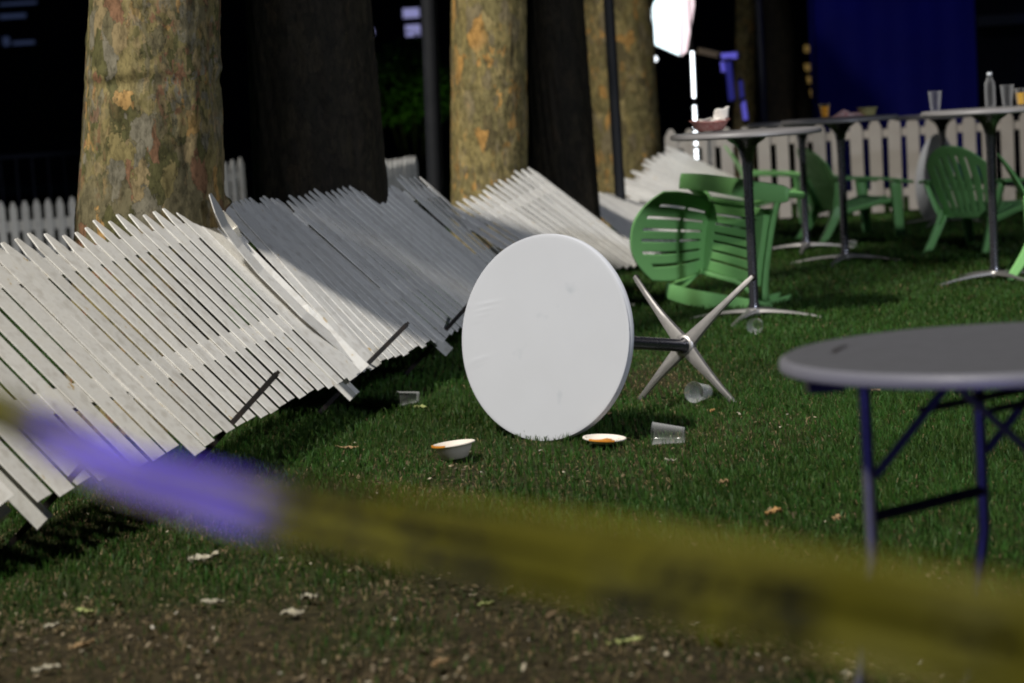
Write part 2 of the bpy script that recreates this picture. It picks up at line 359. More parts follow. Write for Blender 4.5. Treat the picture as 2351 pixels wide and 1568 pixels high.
def make_grass():
    P = []
    for (y0, y1, dens) in ((4.2, 6.2, 7000), (6.2, 9.0, 9500), (9.0, 12.5, 4200), (12.5, 22.0, 1100)):
        hw = lambda y: .25 * y + .35
        area = (hw(y0) + hw(y1)) * (y1 - y0)
        n = int(area * dens)
        y = rng.uniform(y0, y1, n); x = rng.uniform(-1, 1, n) * hw(y)
        P.append(np.stack([x, y], 1))
    P = np.concatenate(P); x, y = P[:, 0], P[:, 1]
    # tufts: pull blades towards clump centres
    cx = np.round(x / .035) * .035; cy = np.round(y / .035) * .035
    h1 = np.abs(np.sin(cx * 127.1 + cy * 311.7) * 43758.5) % 1
    b = bare(x, y)
    keep = rng.uniform(0, 1, len(x)) < (1.0 - .60 * b) * (.35 + .65 * (h1 > .25))
    x, y, b, cx, cy, h1 = x[keep], y[keep], b[keep], cx[keep], cy[keep], h1[keep]
    n = len(x)
    x = x + (cx - x) * .35; y = y + (cy - y) * .35
    z = gz(x, y)
    far = sm((y - 8) / 8)
    hgt = rng.uniform(.018, .042, n) * (1 - .35 * b) * (.75 + .5 * h1)
    wid = rng.uniform(.0010, .0020, n) * (1 + 1.6 * far)
    dry = rng.uniform(0, 1, n) < (.08 + .60 * b)
    hgt = np.where(dry, hgt * .62, hgt)
    az = rng.uniform(0, 2 * np.pi, n); lean = rng.uniform(.1, .85, n) ** 1.2 + np.where(dry, .9, 0)
    faz = rng.normal(0, .7, n)                                  # blade faces
    wx, wy = np.cos(faz), np.sin(faz)
    lx, ly = np.cos(az) * lean * hgt, np.sin(az) * lean * hgt
    V = np.zeros((n, 5, 3))
    V[:, 0] = np.stack([x - wx * wid, y - wy * wid, z - .004], 1); V[:, 1] = np.stack([x + wx * wid, y + wy * wid, z - .004], 1)
    mz = z + hgt * .62
    V[:, 2] = np.stack([x + lx * .38 + wx * wid * .8, y + ly * .38 + wy * wid * .8, mz], 1)
    V[:, 3] = np.stack([x + lx * .38 - wx * wid * .8, y + ly * .38 - wy * wid * .8, mz], 1)
    V[:, 4] = np.stack([x + lx, y + ly, z + hgt * np.clip(1.15 - lean * .45, .25, 1)], 1)
    base = np.array([.026, .092, .013]) * (.55 + .9 * rng.uniform(0, 1, (n, 1)) ** 1.3)
    base = base * (1 + .35 * gnoise(x, y, 3.0, 9)[:, None])
    yel = rng.uniform(0, 1, (n, 1)) * .6
    base = base * (1 - yel) + np.array([.075, .11, .018]) * yel
    dc = np.array([.21, .155, .075]) * (.4 + .9 * rng.uniform(0, 1, (n, 1)))
    C = np.where(dry[:, None], dc, base).clip(.004, 1)
    C5 = np.repeat(C[:, None], 5, 1)
    k = np.arange(n)[:, None] * 5
    loops = np.concatenate([k + np.array([0, 1, 2, 3]), k + np.array([3, 2, 4])], 1).reshape(-1)
    starts = (np.arange(n)[:, None] * 7 + np.array([0, 4])).reshape(-1); totals = np.tile([4, 3], n)
    o = raw_mesh('grass', V.reshape(-1, 3), loops, starts, totals, C5.reshape(-1, 3), attr_mat('grass_blades', .55, .25, True))
    tag(o, 'short green lawn grass with dry yellowed blades mixed in', 'grass', kind='stuff')
make_grass()
def make_litter():
    n = 15000
    y = 4.3 + rng.uniform(0, 1, n) ** 1.25 * 4.6; x = rng.uniform(-1, 1, n) * (.25 * y + .3)
    b = bare(x, y); keep = rng.uniform(0, 1, n) < (.05 + .95 * b ** 1.3) * (.12 + .88 * sm((gnoise(x, y, 5.0, 12) + .25) / .6)); x, y, b = x[keep], y[keep], b[keep]; n = len(x)
    z = gz(x, y) + rng.uniform(.004, .018, n)
    sz = rng.uniform(.0025, .009, n) * np.where(rng.uniform(0, 1, n) < .05, 2.0, 1)
    el = rng.uniform(.3, 1, n); az = rng.uniform(0, 6.28, n); t1 = rng.normal(0, .45, n); t2 = rng.normal(0, .45, n)
    K = 6; V = np.zeros((n, K + 1, 3)); V[:, K] = np.stack([x, y, z + sz * .35], 1)
    for k in range(K):
        a = 2 * np.pi * k / K; rr = sz * rng.uniform(.6, 1.25, n)
        px = np.cos(a) * rr; py = np.sin(a) * rr * el
        V[:, k] = np.stack([x + px * np.cos(az) - py * np.sin(az), y + px * np.sin(az) + py * np.cos(az), z + px * t1 + py * t2], 1)
    pal = np.array([[.10, .075, .045], [.20, .15, .085], [.30, .24, .16], [.42, .37, .27], [.13, .09, .05], [.55, .50, .42], [.07, .05, .03], [.16, .12, .07]])
    C = pal[rng.choice(8, n, p=[.21, .24, .13, .07, .15, .03, .06, .11])] * rng.uniform(.55, 1.05, (n, 1))
    k0 = np.arange(n)[:, None] * (K + 1)
    tri = np.concatenate([np.stack([k0[:, 0] + k, k0[:, 0] + (k + 1) % K, k0[:, 0] + K], 1) for k in range(K)], 1).reshape(-1)
    nt_ = n * K
    o = raw_mesh('leaf_litter', V.reshape(-1, 3), tri, np.arange(nt_) * 3, np.full(nt_, 3), np.repeat(C[:, None], K + 1, 1).reshape(-1, 3), attr_mat('dry_leaf_crumbs', .8, .15))
    tag(o, 'crumbled dry leaves, wood chips and bark flakes on bare soil', 'leaf litter', kind='stuff')
make_litter()
# single leaves, chips and scraps one can point at
LEAFM = {k: mat('dry_leaf_' + k, c, .7, 0, .2, noise=(60, .5, d)) for k, c, d in (
    ('pale', (.38, .35, .27), (.2, .17, .10)), ('tan', (.27, .18, .09), (.17, .10, .05)), ('orange', (.36, .21, .08), (.22, .11, .05)), ('green', (.28, .32, .12), (.35, .3, .12)))}
def scrap(name, label, cat, x, y, L, W, az, m, curl=.3, seed=0, group=None):
    p = at(x, y, .012); r_ = random.Random(seed + int(x)); mb = MB(); nu, nv = 8, 4; vs = []; fs = []
    for i in range(nu + 1):
        u = i / nu; ww = W * math.sin(math.pi * min(max(u, .05), .95)) ** .6 * r_.uniform(.35, 1.3); oy = W * r_.uniform(-.28, .28)
        for j in range(nv + 1):
            v = j / nv * 2 - 1
            vs.append((L * (u - .5) + r_.uniform(-1, 1) * L * .04, oy + ww * v / 2, .006 + curl * W * (v * v) + .25 * curl * L * (u - .5) ** 2 + r_.uniform(-1, 1) * .0055))
    for i in range(nu):
        for j in range(nv): a = i * (nv + 1) + j; fs.append((a, a + 1, a + nv + 2, a + nv + 1))
    mb.add(vs, fs); o = mb.build(name, m, smooth=True, solid=.0012)
    o.location = (p.x, p.y, float(gz(p.x, p.y)) + .012); o.rotation_euler = (R(r_.uniform(-12, 12)), R(r_.uniform(-12, 12)), az)
    tag(o, label, cat, group); return o
G1 = 'scraps lying on the bare soil'
for i, (x, y, L, W, az, mk, lab) in enumerate([
    (470, 1298, .085, .045, .3, 'pale', 'large crumpled pale leaf on the brown soil, biggest scrap in the lower left'),
    (487, 1392, .062, .018, -.2, 'pale', 'long pale wood chip alone below the big crumpled leaf'),
    (712, 1384, .045, .022, .3, 'pale', 'small pale split chip right of the long pale chip'),
    (672, 1420, .058, .024, .1, 'pale', 'ragged whitish leaf under the split chip, lower middle left'),
    (195, 1412, .045, .018, -.1, 'green', 'greenish white leaf scrap at the left above the bare soil edge'),
    (120, 1447, .036, .022, .4, 'pale', 'cream chip below the greenish leaf scrap at far left'),
    (190, 1488, .062, .018, .25, 'tan', 'narrow tan bark strip on the soil at lower left'),
    (110, 1543, .065, .022, -.1, 'pale', 'pale torn strip at the bottom left edge of the picture'),
    (1438, 1478, .085, .016, .1, 'green', 'long grey green twig piece at the bottom centre of the lawn'),
    (600, 1222, .030, .016, .2, 'tan', 'small tan curled leaf on the soil just under the tape'),
    (1117, 1390, .040, .02, -.2, 'green', 'pale green leaf lying in the grass below the tape'),
    (1010, 1528, .05, .02, .7, 'tan', 'tan leaf sliver close to the bottom centre edge')]):
    scrap('fallen_leaf' if i not in (1, 2, 5, 6) else 'wood_chip', lab, 'leaf' if i not in (1, 2, 5, 6) else 'wood chip', x, y, L, W, az, LEAFM[mk], seed=i, group=G1)
G2 = 'dry leaves scattered on the green lawn'
for i, (x, y, L, W, az, mk, lab) in enumerate([
    (1775, 1181, .050, .035, .2, 'orange', 'orange brown curled leaf between the tape and the folding table'),
    (1922, 1193, .022, .028, .5, 'tan', 'small tan leaf beside the left leg of the folding table'),
    (1662, 1110, .035, .02, .2, 'tan', 'tan leaf below the clear cup lying right of the white table'),
    (1540, 1062, .045, .010, .4, 'pale', 'pale straw sliver just under the clear cup on the lawn'),
    (1452, 703, .035, .016, 1.0, 'pale', 'pale leaf left of the raised metal table foot'),
    (795, 1028, .085, .018, -.1, 'tan', 'long tan dry leaf on the grass left of the tipped bowl'),
    (965, 940, .06, .03, .2, 'green', 'green leaf on the grass between the fallen fence and the round table'),
    (2010, 898, .05, .012, .4, 'tan', 'thin tan stem on the dark grass under the folding table rim'),
    (1375, 955, .10, .010, .15, 'tan', 'thin bare twig on the grass right of the round white table'),
    (1637, 948, .02, .016, 0, 'orange', 'tiny orange leaf in the shadow between the metal feet')]):
    scrap('fallen_leaf', lab, 'leaf', x, y, L, W, az, LEAFM[mk], seed=40 + i, group=G2)

# ------------------------------------------------------------------ trees
def leaf_cards(name, c, r_, n, size, parent, mt, squash=.7):
    V = []; 
    u = rng.normal(0, 1, (n, 3)); u /= np.linalg.norm(u, axis=1)[:, None]
    rr = rng.uniform(.35, 1, n) ** .6
    lump = 1 + .25 * np.sin(u[:, 0] * 5 + 1) * np.cos(u[:, 1] * 4) + .15 * np.sin(u[:, 2] * 9)
    p = np.array(c) + u * (rr * lump)[:, None] * np.array([r_, r_, r_ * squash])
    a = rng.normal(0, 1, (n, 3)); a /= np.linalg.norm(a, axis=1)[:, None]; b_ = np.cross(a, u); b_ /= np.linalg.norm(b_, axis=1)[:, None]
    s_ = rng.uniform(.6, 1.3, (n, 1)) * size
    Vv = np.stack([p - a * s_, p + b_ * s_ * .55, p + a * s_, p - b_ * s_ * .55], 1).reshape(-1, 3)
    C = np.repeat((np.array([[.05, .10, .02]]) * rng.uniform(.5, 1.3, (n, 1)))[:, None], 4, 1).reshape(-1, 3)
    o = raw_mesh(name, Vv, np.arange(n * 4), np.arange(n) * 4, np.full(n, 4), C, mt); o.parent = parent
    return o
LEAFC = attr_mat('tree_leaves', .6, .2, True)
def tree(label, d, bot, top, mtl, flare=1.18, seed=1, knobs=(), group='plane tree trunks along the fence', crown=True, rings=(), cz=8.0, cr_=1.5, hgt=7.0, bend=None):
    bend_ = bend
    """bot/top = (y, xleft, xright) of the trunk in the picture at distance d"""
    def cr(t): 
        a = atd(t[1], t[0], d); b = atd(t[2], t[0], d); return (a + b) / 2, (b - a).length / 2
    c0, ra = cr(bot); c1, rb = cr(top)
    slope = (c1 - c0) / (c1.z - c0.z); slope = Vector((slope.x, 0, 1))
    rs = (rb - ra) / (c1.z - c0.z)
    g = float(gz(c0.x, d)); base = c0 - slope * (c0.z - g)
    root = empty('plane_tree', (base.x, d, g)); tag(root, label, 'tree', group)
    bd_ = slope.x if bend_ is None else bend_
    XC = lambda z: slope.x * np.minimum(z, 2.0) + bd_ * np.maximum(z - 2.0, 0)
    r_ = np.random.default_rng(seed); nz, na = 240, 128; top_z = hgt
    zs = np.concatenate([np.linspace(-.05, 2.6, 190), np.linspace(2.65, top_z, 50)])
    A = np.linspace(0, 2 * np.pi, na, endpoint=False); ZZ, AA = np.meshgrid(zs, A, indexing='ij')
    rad = ra + rs * (ZZ - (c0.z - g)); rad = np.maximum(rad, ra * .62)
    rad = rad * (1 + (flare - 1) * np.exp(-np.maximum(ZZ, 0) / .28) * (1 + .5 * np.sin(AA * 5 + seed)))
    n1 = gnoise(AA * 1.0 * .9, ZZ, 3.0, seed + 20); ca_, sa_ = np.cos(AA), np.sin(AA)
    n2 = gnoise(ca_ * .9 + ZZ * .35, sa_ * .9 + ZZ * .2, 5.0, seed + 21); n3 = gnoise(ca_ * 2 + ZZ, sa_ * 2 - ZZ * .7, 16.0, seed + 22)
    rad = rad * (1 + .030 * n2) + .0035 * n3
    for (rz, amp) in rings: rad = rad + amp * np.exp(-((ZZ - rz) / .03) ** 2) * (.6 + .4 * np.sin(AA * 3 + 1))
    for (ka, kz, ks, kh) in knobs:
        da = np.angle(np.exp(1j * (AA - ka))) * ra; rad = rad + kh * np.exp(-(da ** 2 + (ZZ - kz) ** 2) / ks ** 2)
    X = XC(ZZ) + rad * np.cos(AA); Y = rad * np.sin(AA)
    V = np.stack([X, Y, ZZ], -1).reshape(-1, 3).tolist(); nz = len(zs)
    idx = np.arange(nz * na).reshape(nz, na); nx_ = np.roll(idx, -1, axis=1)
    F = np.stack([idx[:-1], nx_[:-1], nx_[1:], idx[1:]], -1).reshape(-1, 4).tolist()
    mb = MB(); mb.v = [tuple(v) for v in V]; mb.f = [tuple(f) for f in F]
    tp = Vector((float(XC(top_z)), 0, top_z))
    rr = random.Random(seed)
    rt_ = max(ra * .62, .12)
    for k in range(6):
        a = k * 1.05 + rr.uniform(-.3, .3); L = (cz - hgt) * rr.uniform(.8, 1.2)
        e = tp + Vector((math.cos(a) * L * .75, math.sin(a) * L * .75, L)); mid = (tp + e) / 2 + Vector((0, 0, -.25))
        mb.tube([tp - Vector((0, 0, .35)), mid, e], [rt_ * .62, rt_ * .36, .04], 10)
    mb.build('trunk', mtl, root, smooth=True, angle=80)
    if crown: leaf_cards('crown', (float(XC(cz)), 0, cz), cr_, 1800, .12, root, LEAFC)
    return root
HI = dict(cz=11.0, cr_=.85, hgt=9.6); LO = dict(cz=4.9, cr_=.9, hgt=3.9)
tree('broad plane tree with green and tan flaking bark, nearest on the left', 8.9, (470, 178, 512), (0, 205, 505), BARK_A, 1.10, 1,
     knobs=[(0.05, .92, .022, .035), (-1.9, 1.35, .05, .012), (3.0, 1.62, .06, .02)], rings=[(1.43, -.010), (1.47, .006)], bend=-.09, **HI)
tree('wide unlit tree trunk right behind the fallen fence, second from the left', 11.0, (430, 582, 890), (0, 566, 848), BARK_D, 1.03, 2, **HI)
tree('mottled ochre trunk in the centre, right of the thick dark pole', 14.4, (430, 1036, 1212), (0, 1036, 1208), BARK_C, 1.05, 3, rings=[(1.35, -.008), (.8, -.006)], **LO)
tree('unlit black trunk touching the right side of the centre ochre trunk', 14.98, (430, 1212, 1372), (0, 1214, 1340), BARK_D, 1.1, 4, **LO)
tree('orange speckled trunk crossed by a thin black pole', 21.0, (330, 1347, 1516), (0, 1338, 1492), BARK_C, 1.08, 5, rings=[(1.1, -.01)], **LO)
tree('slim dim brown trunk behind the glowing light strip', 27.0, (280, 1684, 1738), (0, 1690, 1734), BARK_C, 1.0, 6, group='far trees in the dark', **LO)
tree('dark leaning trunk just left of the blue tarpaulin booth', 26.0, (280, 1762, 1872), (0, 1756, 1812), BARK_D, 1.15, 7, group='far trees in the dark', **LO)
# unseen blocker, added to shade the second trunk and the fallen fence
# evergreen form left of the frame, sized so its shade covers both
root = empty('added_shade_evergreen', (-2.88, 8.52, 0)); tag(root, 'narrow dense evergreen added just outside the left view edge to cast shade', 'tree')
mb = MB(); mb.tube([(0, 0, -.05), (0, 0, 3.5), (0, 0, 7.2)], [.09, .06, .02], 12); mb.build('trunk', BARK_D, root)
mb = MB(); mb.lathe([(0, .5)] + [(.69 * math.sin(math.pi * min(1, (.12 + .88 * k / 24)) ** .8) ** .45 * (1 - .15 * k / 24) + .03 * math.sin(k * 2.2), .5 + 6.9 * k / 24) for k in range(24)] + [(0, 7.5)], 40, fn=lambda p, a: Vector((p.x * (1 + .06 * math.sin(5 * a + p.z * 4)), p.y * (1 + .06 * math.sin(7 * a + p.z * 3)), p.z)))
FOLm = mat('evergreen_foliage', (.02, .045, .015), .8, noise=(18, .5, (.01, .02, .006)), bump=(30, 1.0)); mb.build('inner_foliage', FOLm, root)
leaf_cards('outer_foliage', (0, 0, 4.0), .62, 6000, .06, root, LEAFC, squash=5.2)
# ------------------------------------------------------------------ poles
def pole(label, d, x0, x1, y0, width, name='lamp_post'):
    a = atd(x0, 0, d); b = atd(x1, y0, d); s_ = (a - b) / (a.z - b.z); g = float(gz(b.x, d))
    base = b - s_ * (b.z - g); root = empty(name, (base.x, d, g)); tag(root, label, 'pole', 'dark park poles')
    mb = MB(); mb.tube([(0, 0, -.02), (s_.x * 2, 0, 2.0), (s_.x * 5.5, 0, 5.5)], [width / 2, width / 2, width * .4], 20); mb.build('shaft', POLE, root)
    mb = MB(); mb.lathe([(width * .9, 0), (width * .9, .10), (width * .7, .16), (width * .52, .2)], 24); mb.build('base_collar', POLE, root)
    return root
pole('thick dark pole between the unlit trunk and the ochre trunk', 15.6, 984, 1000, 440, .118)
pole('thin black pole standing in front of the orange speckled trunk', 17.4, 1397, 1422, 420, .088)
pole('thin dark pole behind the tall tables, left of the blue booth', 25.0, 1742, 1756, 280, .085)

# ------------------------------------------------------------------ picket fences
def picket_mesh(p0, p1, side, nrm, wid, th, tipl=.075, blunt=.28, mid=None):
    """board from p0 (foot) to p1 (point); side = width direction, nrm = face direction"""
    mb = MB(); p0 = Vector(p0); p1 = Vector(p1)
    pts = [p0] + ([Vector(m_) for m_ in mid] if mid else []) + [p1]
    L = (p1 - pts[-2]).length; d = (p1 - pts[-2]).normalized()
    pts = pts[:-1] + [p1 - d * tipl, p1 - d * tipl * .12, p1]
    wl = [1] * (len(pts) - 3) + [1, blunt + .12, blunt]
    vs = []; fs = []
    for i, (p, k) in enumerate(zip(pts, wl)):
        w2 = wid / 2 * k; c = min(.0015, w2 * .5); bk = .0 if i else 0
        for (a, b) in ((-w2, -th), (w2, -th), (w2, -.0012), (w2 - c, 0), (-w2 + c, 0), (-w2, -.0012)):
            tt = th if i < len(pts) - 1 else th * .6
            vs.append(p + side * a + nrm * (b if b > -.01 else -tt))
    n = 6
    for i in range(len(pts) - 1):
        for k in range(n): fs.append((i * n + k, i * n + (k + 1) % n, (i + 1) * n + (k + 1) % n, (i + 1) * n + k))
    fs.append(tuple(range(n - 1, -1, -1))); fs.append(tuple((len(pts) - 1) * n + k for k in range(n)))
    mb.add(vs, fs); return mb
def panel(label, rows, wid=.080, th=.0045, rails=(.33, .865), feet=(), posts=(), group='picket fence panels pushed over in a row', jit=.012, rail_w=.085, bent=None, cat='fence', name='fence_panel', tipl=.075, pm=None):
    pm = pm or WHITE
    """rows: list of (foot point, tip point) for every picket, all in world space"""
    root = empty(name, rows[0][0]); tag(root, label, cat, group); O = root.location.copy(); r_ = random.Random(len(label))
    N_ = len(rows); cen = []
    for i, (b, t) in enumerate(rows):
        a = rows[max(i - 1, 0)][0]; c = rows[min(i + 1, N_ - 1)][0]
        a2 = rows[max(i - 1, 0)][1]; c2 = rows[min(i + 1, N_ - 1)][1]
        d = (t - b).normalized(); s_ = ((c - a) + (c2 - a2)); s_ = (s_ - d * s_.dot(d)).normalized(); n = s_.cross(d)
        if n.dot(Vector((0, 0, H)) - b) < 0: n = -n
        cen.append((b, t, d, s_, n))
    for i, (b, t, d, s_, n) in enumerate(cen):
        tw = R(r_.gauss(0, 1.0)); s2 = (s_ * math.cos(tw) + n * math.sin(tw)); n2 = (n * math.cos(tw) - s_ * math.sin(tw))
        b2 = b + d * r_.gauss(0, jit * .6) + n * r_.gauss(0, .0008) - O; t2 = t + d * r_.gauss(0, jit) + s_ * r_.gauss(0, .0025) - O
        if bent and i in bent:
            mids = [m_ - O for m_ in bent[i][1]]; t2 = bent[i][0] - O
            picket_mesh(b2, t2, s2, n2, wid, th, mid=mids, tipl=tipl).build('picket', pm, root, smooth=False)
            continue
        picket_mesh(b2, t2, s2, n2, wid, th, tipl=tipl).build('picket', pm, root, smooth=False)
    for fr in rails:
        mb = MB(); vs = []; fs = []
        for i, (b, t, d, s_, n) in enumerate(cen):
            ext = 0
            c = b + (t - b) * fr - n * (th + .002) - O
            if i == 0: c = c - s_ * wid * .5
            if i == N_ - 1: c = c + s_ * wid * .5
            for (u_, v_) in ((-rail_w / 2, 0), (rail_w / 2, 0), (rail_w / 2, -.028), (-rail_w / 2, -.028)): vs.append(c + d * u_ + n * v_)
        for i in range(N_ - 1):
            for k in range(4): fs.append((i * 4 + k, i * 4 + (k + 1) % 4, i * 4 + 4 + (k + 1) % 4, i * 4 + 4 + k))
        fs.append((3, 2, 1, 0)); fs.append(tuple((N_ - 1) * 4 + k for k in range(4)))
        mb.add(vs, fs); mb.build('rail', pm, root, smooth=False)
    for (i, lo, hi) in feet:                       # steel foot bar square to the panel
        b, t, d, s_, n = cen[i]; c = b + d * .02 + s_ * wid * .55 - O
        rm = Matrix((s_, d, n)).transposed()
        mb = MB(); mb.box(c + n * (hi - lo) / 2, (.006, .019, hi + lo), rm); mb.box(c + n * (hi - .004), (.008, .012, .03), rm); mb.build('foot_bar', BLACKM, root, smooth=False)
    for (i, ext, sz, up_) in posts:                # square post behind the pickets, sticking out below
        b, t, d, s_, n = cen[i]; rm = Matrix((s_, n, d)).transposed(); L = up_ + ext
        mb = MB(); mb.box(b + d * (up_ - ext) / 2 - n * (th + .031 + sz / 2) - O, (sz, sz, L), rm); mb.build('post', pm, root, smooth=False)
    return root
def rows_px(b0, b1, t0, t1, n, zb=.2, dy=.12, zb1=None, curve=0, dy1=None):
    dy1 = dy if dy1 is None else dy1
    out = []
    zb1 = zb if zb1 is None else zb1
    B0 = at(*b0, zb); B1 = at(*b1, zb1); T0 = atd(*t0, B0.y + dy); T1 = atd(*t1, B1.y + dy1)
    for i in range(n):
        u = i / (n - 1); B = B0.lerp(B1, u); T = T0.lerp(T1, u)
        if curve: T = T + Vector((0, 0, curve * math.sin(math.pi * u)))
        out.append((B, T))
    return out
def rows_w(B0, B1, vec0, vec1, n):
    return [(Vector(B0).lerp(Vector(B1), i / (n - 1)), Vector(B0).lerp(Vector(B1), i / (n - 1)) + Vector(vec0).lerp(Vector(vec1), i / (n - 1))) for i in range(n)]
# panel nearest the camera, mostly out of the frame
Bn = at(8, 1150, .22)
panel('fallen white picket panel cut by the left frame edge, nearest to the camera', rows_w((Bn.x - 1.05, Bn.y - 1.15, .17), (Bn.x, Bn.y, .22), (-.60, .1, .68), (-.60, .1, .69), 14), wid=.092, posts=[(13, .03, .05, .5)])
B0 = at(104, 1142, .2); B1 = at(445, 1022, .2)
panel('fallen white picket panel behind the blue lit stretch of tape', rows_w(B0, B1, (-.60, .10, .68), (-.63, .12, .69), 9), wid=.089,
      feet=[(1, .34, .10)], posts=[(0, .05, .045, .4)])
r1 = rows_px((478, 1012), (797, 864), (12, 560), (398, 472), 15)
b0, t0 = r1[0]; r1 = [(b0 + Vector((-.015, -.09, -.02)), t0 + Vector((-.03, -.085, -.015)))] + r1
panel('large fallen picket panel leaning on the nearest plane tree, wide gaps between pickets', r1, feet=[(3, .30, .245)])
r2 = rows_px((806, 861), (832, 851), (405, 470), (440, 458), 3) + [(at(842, 846, .2), atd(483, 444, 8.75))] + rows_px((848, 844), (858, 839), (506, 500), (520, 474), 2) + rows_px((868, 835), (1000, 781), (530, 462), (632, 452), 10)
bp = {3: (atd(483, 444, 8.66), [atd(700, 722, 8.68), atd(600, 622, 8.70), atd(552, 565, 8.70), atd(517, 516, 8.69)])}
panel('fallen picket panel with one bent picket sticking up beside the tree', r2, wid=.086, feet=[(4, .29, .235)], posts=[(0, .07, .042, .3)], bent=bp)
r3 = rows_px((1014, 776), (1196, 680), (650, 452), (888, 418), 17, dy=.06, dy1=-.55) + rows_px((1206, 675), (1240, 656), (907, 404), (964, 406), 5, dy=-.55, dy1=-.2)
panel('shaded grey looking picket panel fallen behind the round white table', r3, feet=[(1, .29, .24)], posts=[(1, .06, .042, .3)])
r4 = rows_px((1312, 664), (1482, 590), (1018, 479), (1214, 386), 15, zb=.2)
panel('brightly lit fallen picket panel between the round table and the centre trunk', r4, wid=.118, rail_w=.07, rails=(.22, .8), posts=[(13, .0, .05, .8)])
r5 = rows_px((1490, 590), (1660, 520), (1322, 438), (1420, 446), 19, zb=.12, dy=.3)
panel('flat grey picket panel lying in shadow behind the green tipped chair', r5, wid=.15, rails=(.22, .8))
r6 = rows_px((1668, 520), (1765, 452), (1416, 432), (1522, 334), 12, zb=.12, zb1=.27, dy=.15)
panel('cream picket panel collapsed against the orange speckled trunk, broad blunt points', r6, wid=.18, rails=(.2, .82), tipl=.12, jit=.04)
# standing fences behind
def standing(label, A, B, n, hgt, wid, base_z=0.0, rails=(.2, .8), hj=.006, th=.02, pm=None, rw=.075):
    A = Vector(A); B = Vector(B); rows = []
    for i in range(n):
        p = A.lerp(B, i / (n - 1)); z = base_z + float(gz(p.x, p.y)) + .03
        rows.append((Vector((p.x, p.y, z)), Vector((p.x, p.y, z + hgt))))
    return panel(label, rows, wid=wid, th=th, rails=rails, group='upright white picket fences at the back', jit=hj, rail_w=rw, name='picket_fence', pm=pm)
standing('upright white picket fence across the back, behind the tall tables and chairs', (1.62, 20.3, 0), (5.6, 19.9, 0), 24, .88, .118, rails=(.2, .84), pm=DIM_WHITE)
standing('short upright white picket fence seen left of the nearest tree', (-6.2, 22.6, 0), (-4.55, 23.2, 0), 15, .88, .078, rails=(.25, .69), rw=.115)
standing('few upright picket tips visible between the nearest tree and the unlit trunk', (-3.18, 22.2, 0), (-2.75, 22.7, 0), 7, .90, .066)
standing('bright upright picket section between the unlit trunk and the thick pole', (-1.28, 20.5, 0), (-.86, 21.6, 0), 11, .76, .085)
standing('narrow upright picket end showing left of the centre ochre trunk', (-.67, 20.8, 0), (-.60, 21.1, 0), 3, .70, .05)

# ------------------------------------------------------------------ tall round tables
def tall_table(label, top_mat, Rt=.385, hgt=1.04, group='tall round tables on the lawn', legs_rot=0, col_mat=None):
    root = empty('tall_table'); tag(root, label, 'table', group); cm = col_mat or DARKM
    mb = MB(); h = hgt
    def wob(p, a): return Vector((p.x, p.y, p.z))
    mb.lathe([(0, h), (.10, h), (.20, h), (.30, h), (Rt - .020, h), (Rt - .007, h - .003), (Rt, h - .011), (Rt + .001, h - .024), (Rt - .006, h - .031), (Rt - .03, h - .033), (0, h - .033)], 96, fn=wob)
    top = mb.build('tabletop', top_mat, root)
    mb = MB(); mb.lathe([(0, h - .0335), (.115, h - .0335), (.10, h - .050), (.062, h - .075), (.042, h - .11), (.031, h - .16), (.027, h - .25), (.026, .5), (.026, .10), (.034, .07), (0, .068)], 28)
    mb.build('column', cm, root)
    mb = MB(); mb.lathe([(0, .068), (.038, .068), (.046, .062), (.050, .046), (.045, .030), (.026, .026), (0, .025)], 24); hub = mb.build('hub', CHROME, root)
    for k in range(4):
        a = legs_rot + math.pi / 2 * k + math.pi / 4; e = Vector((math.cos(a), math.sin(a), 0)); s_ = Vector((-math.sin(a), math.cos(a), 0))
        mb = MB(); vs = []; fs = []; N_ = 12
        for i in range(N_ + 1):
            u = i / N_; x = .02 + u * .385; zt = .064 - .052 * u ** 1.7; hw = .034 - .022 * u - .007 * math.sin(math.pi * u); ht = .028 - .018 * u
            if i == N_: hw *= .75; ht *= .6
            for (a_, b_) in ((-hw, -ht * .7), (-hw * .85, -ht * .12), (-hw * .35, 0), (hw * .35, 0), (hw * .85, -ht * .12), (hw, -ht * .7), (hw * .6, -ht), (-hw * .6, -ht)):
                vs.append(e * x + s_ * a_ + Vector((0, 0, max(zt + b_, .001))))
        for i in range(N_):
            for k2 in range(8): fs.append((i * 8 + k2, i * 8 + (k2 + 1) % 8, i * 8 + 8 + (k2 + 1) % 8, i * 8 + 8 + k2))
        fs.append(tuple(range(7, -1, -1))); fs.append(tuple(N_ * 8 + k2 for k2 in range(8)))
        mb.add(vs, fs); lg = mb.build('leg', CHROME, root, angle=14)
        mb = MB(); mb.lathe([(0, 0), (.013, 0), (.014, .007), (.011, .012), (0, .012)], 14, m=Matrix.Translation(e * .398 + Vector((0, 0, -.004)))); mb.build('glide', BLACKM, lg)
    return root
tt = tall_table('white covered tall table tipped onto its edge, its four metal feet spread behind it', CLOTH, Rt=.388, group='tall round tables on the lawn')
phi, dlt = R(37), R(9.0)
ax = Vector((-math.sin(phi) * math.cos(dlt), -math.cos(phi) * math.cos(dlt), math.sin(dlt)))
dc = atd(1247, 772, 7.90); dc.z = .388 * math.cos(dlt) - .002
q = ax.to_track_quat('Z', 'Y'); tt.rotation_mode = 'QUATERNION'
from mathutils import Quaternion
xa = Vector((0, 0, 1)).cross(ax).normalized(); ya = ax.cross(xa)
M = Matrix((xa, ya, ax)).transposed().to_4x4(); M = Matrix.Translation(dc - ax * 1.04) @ M
tt.rotation_quaternion = M.to_quaternion(); tt.location = M.to_translation()
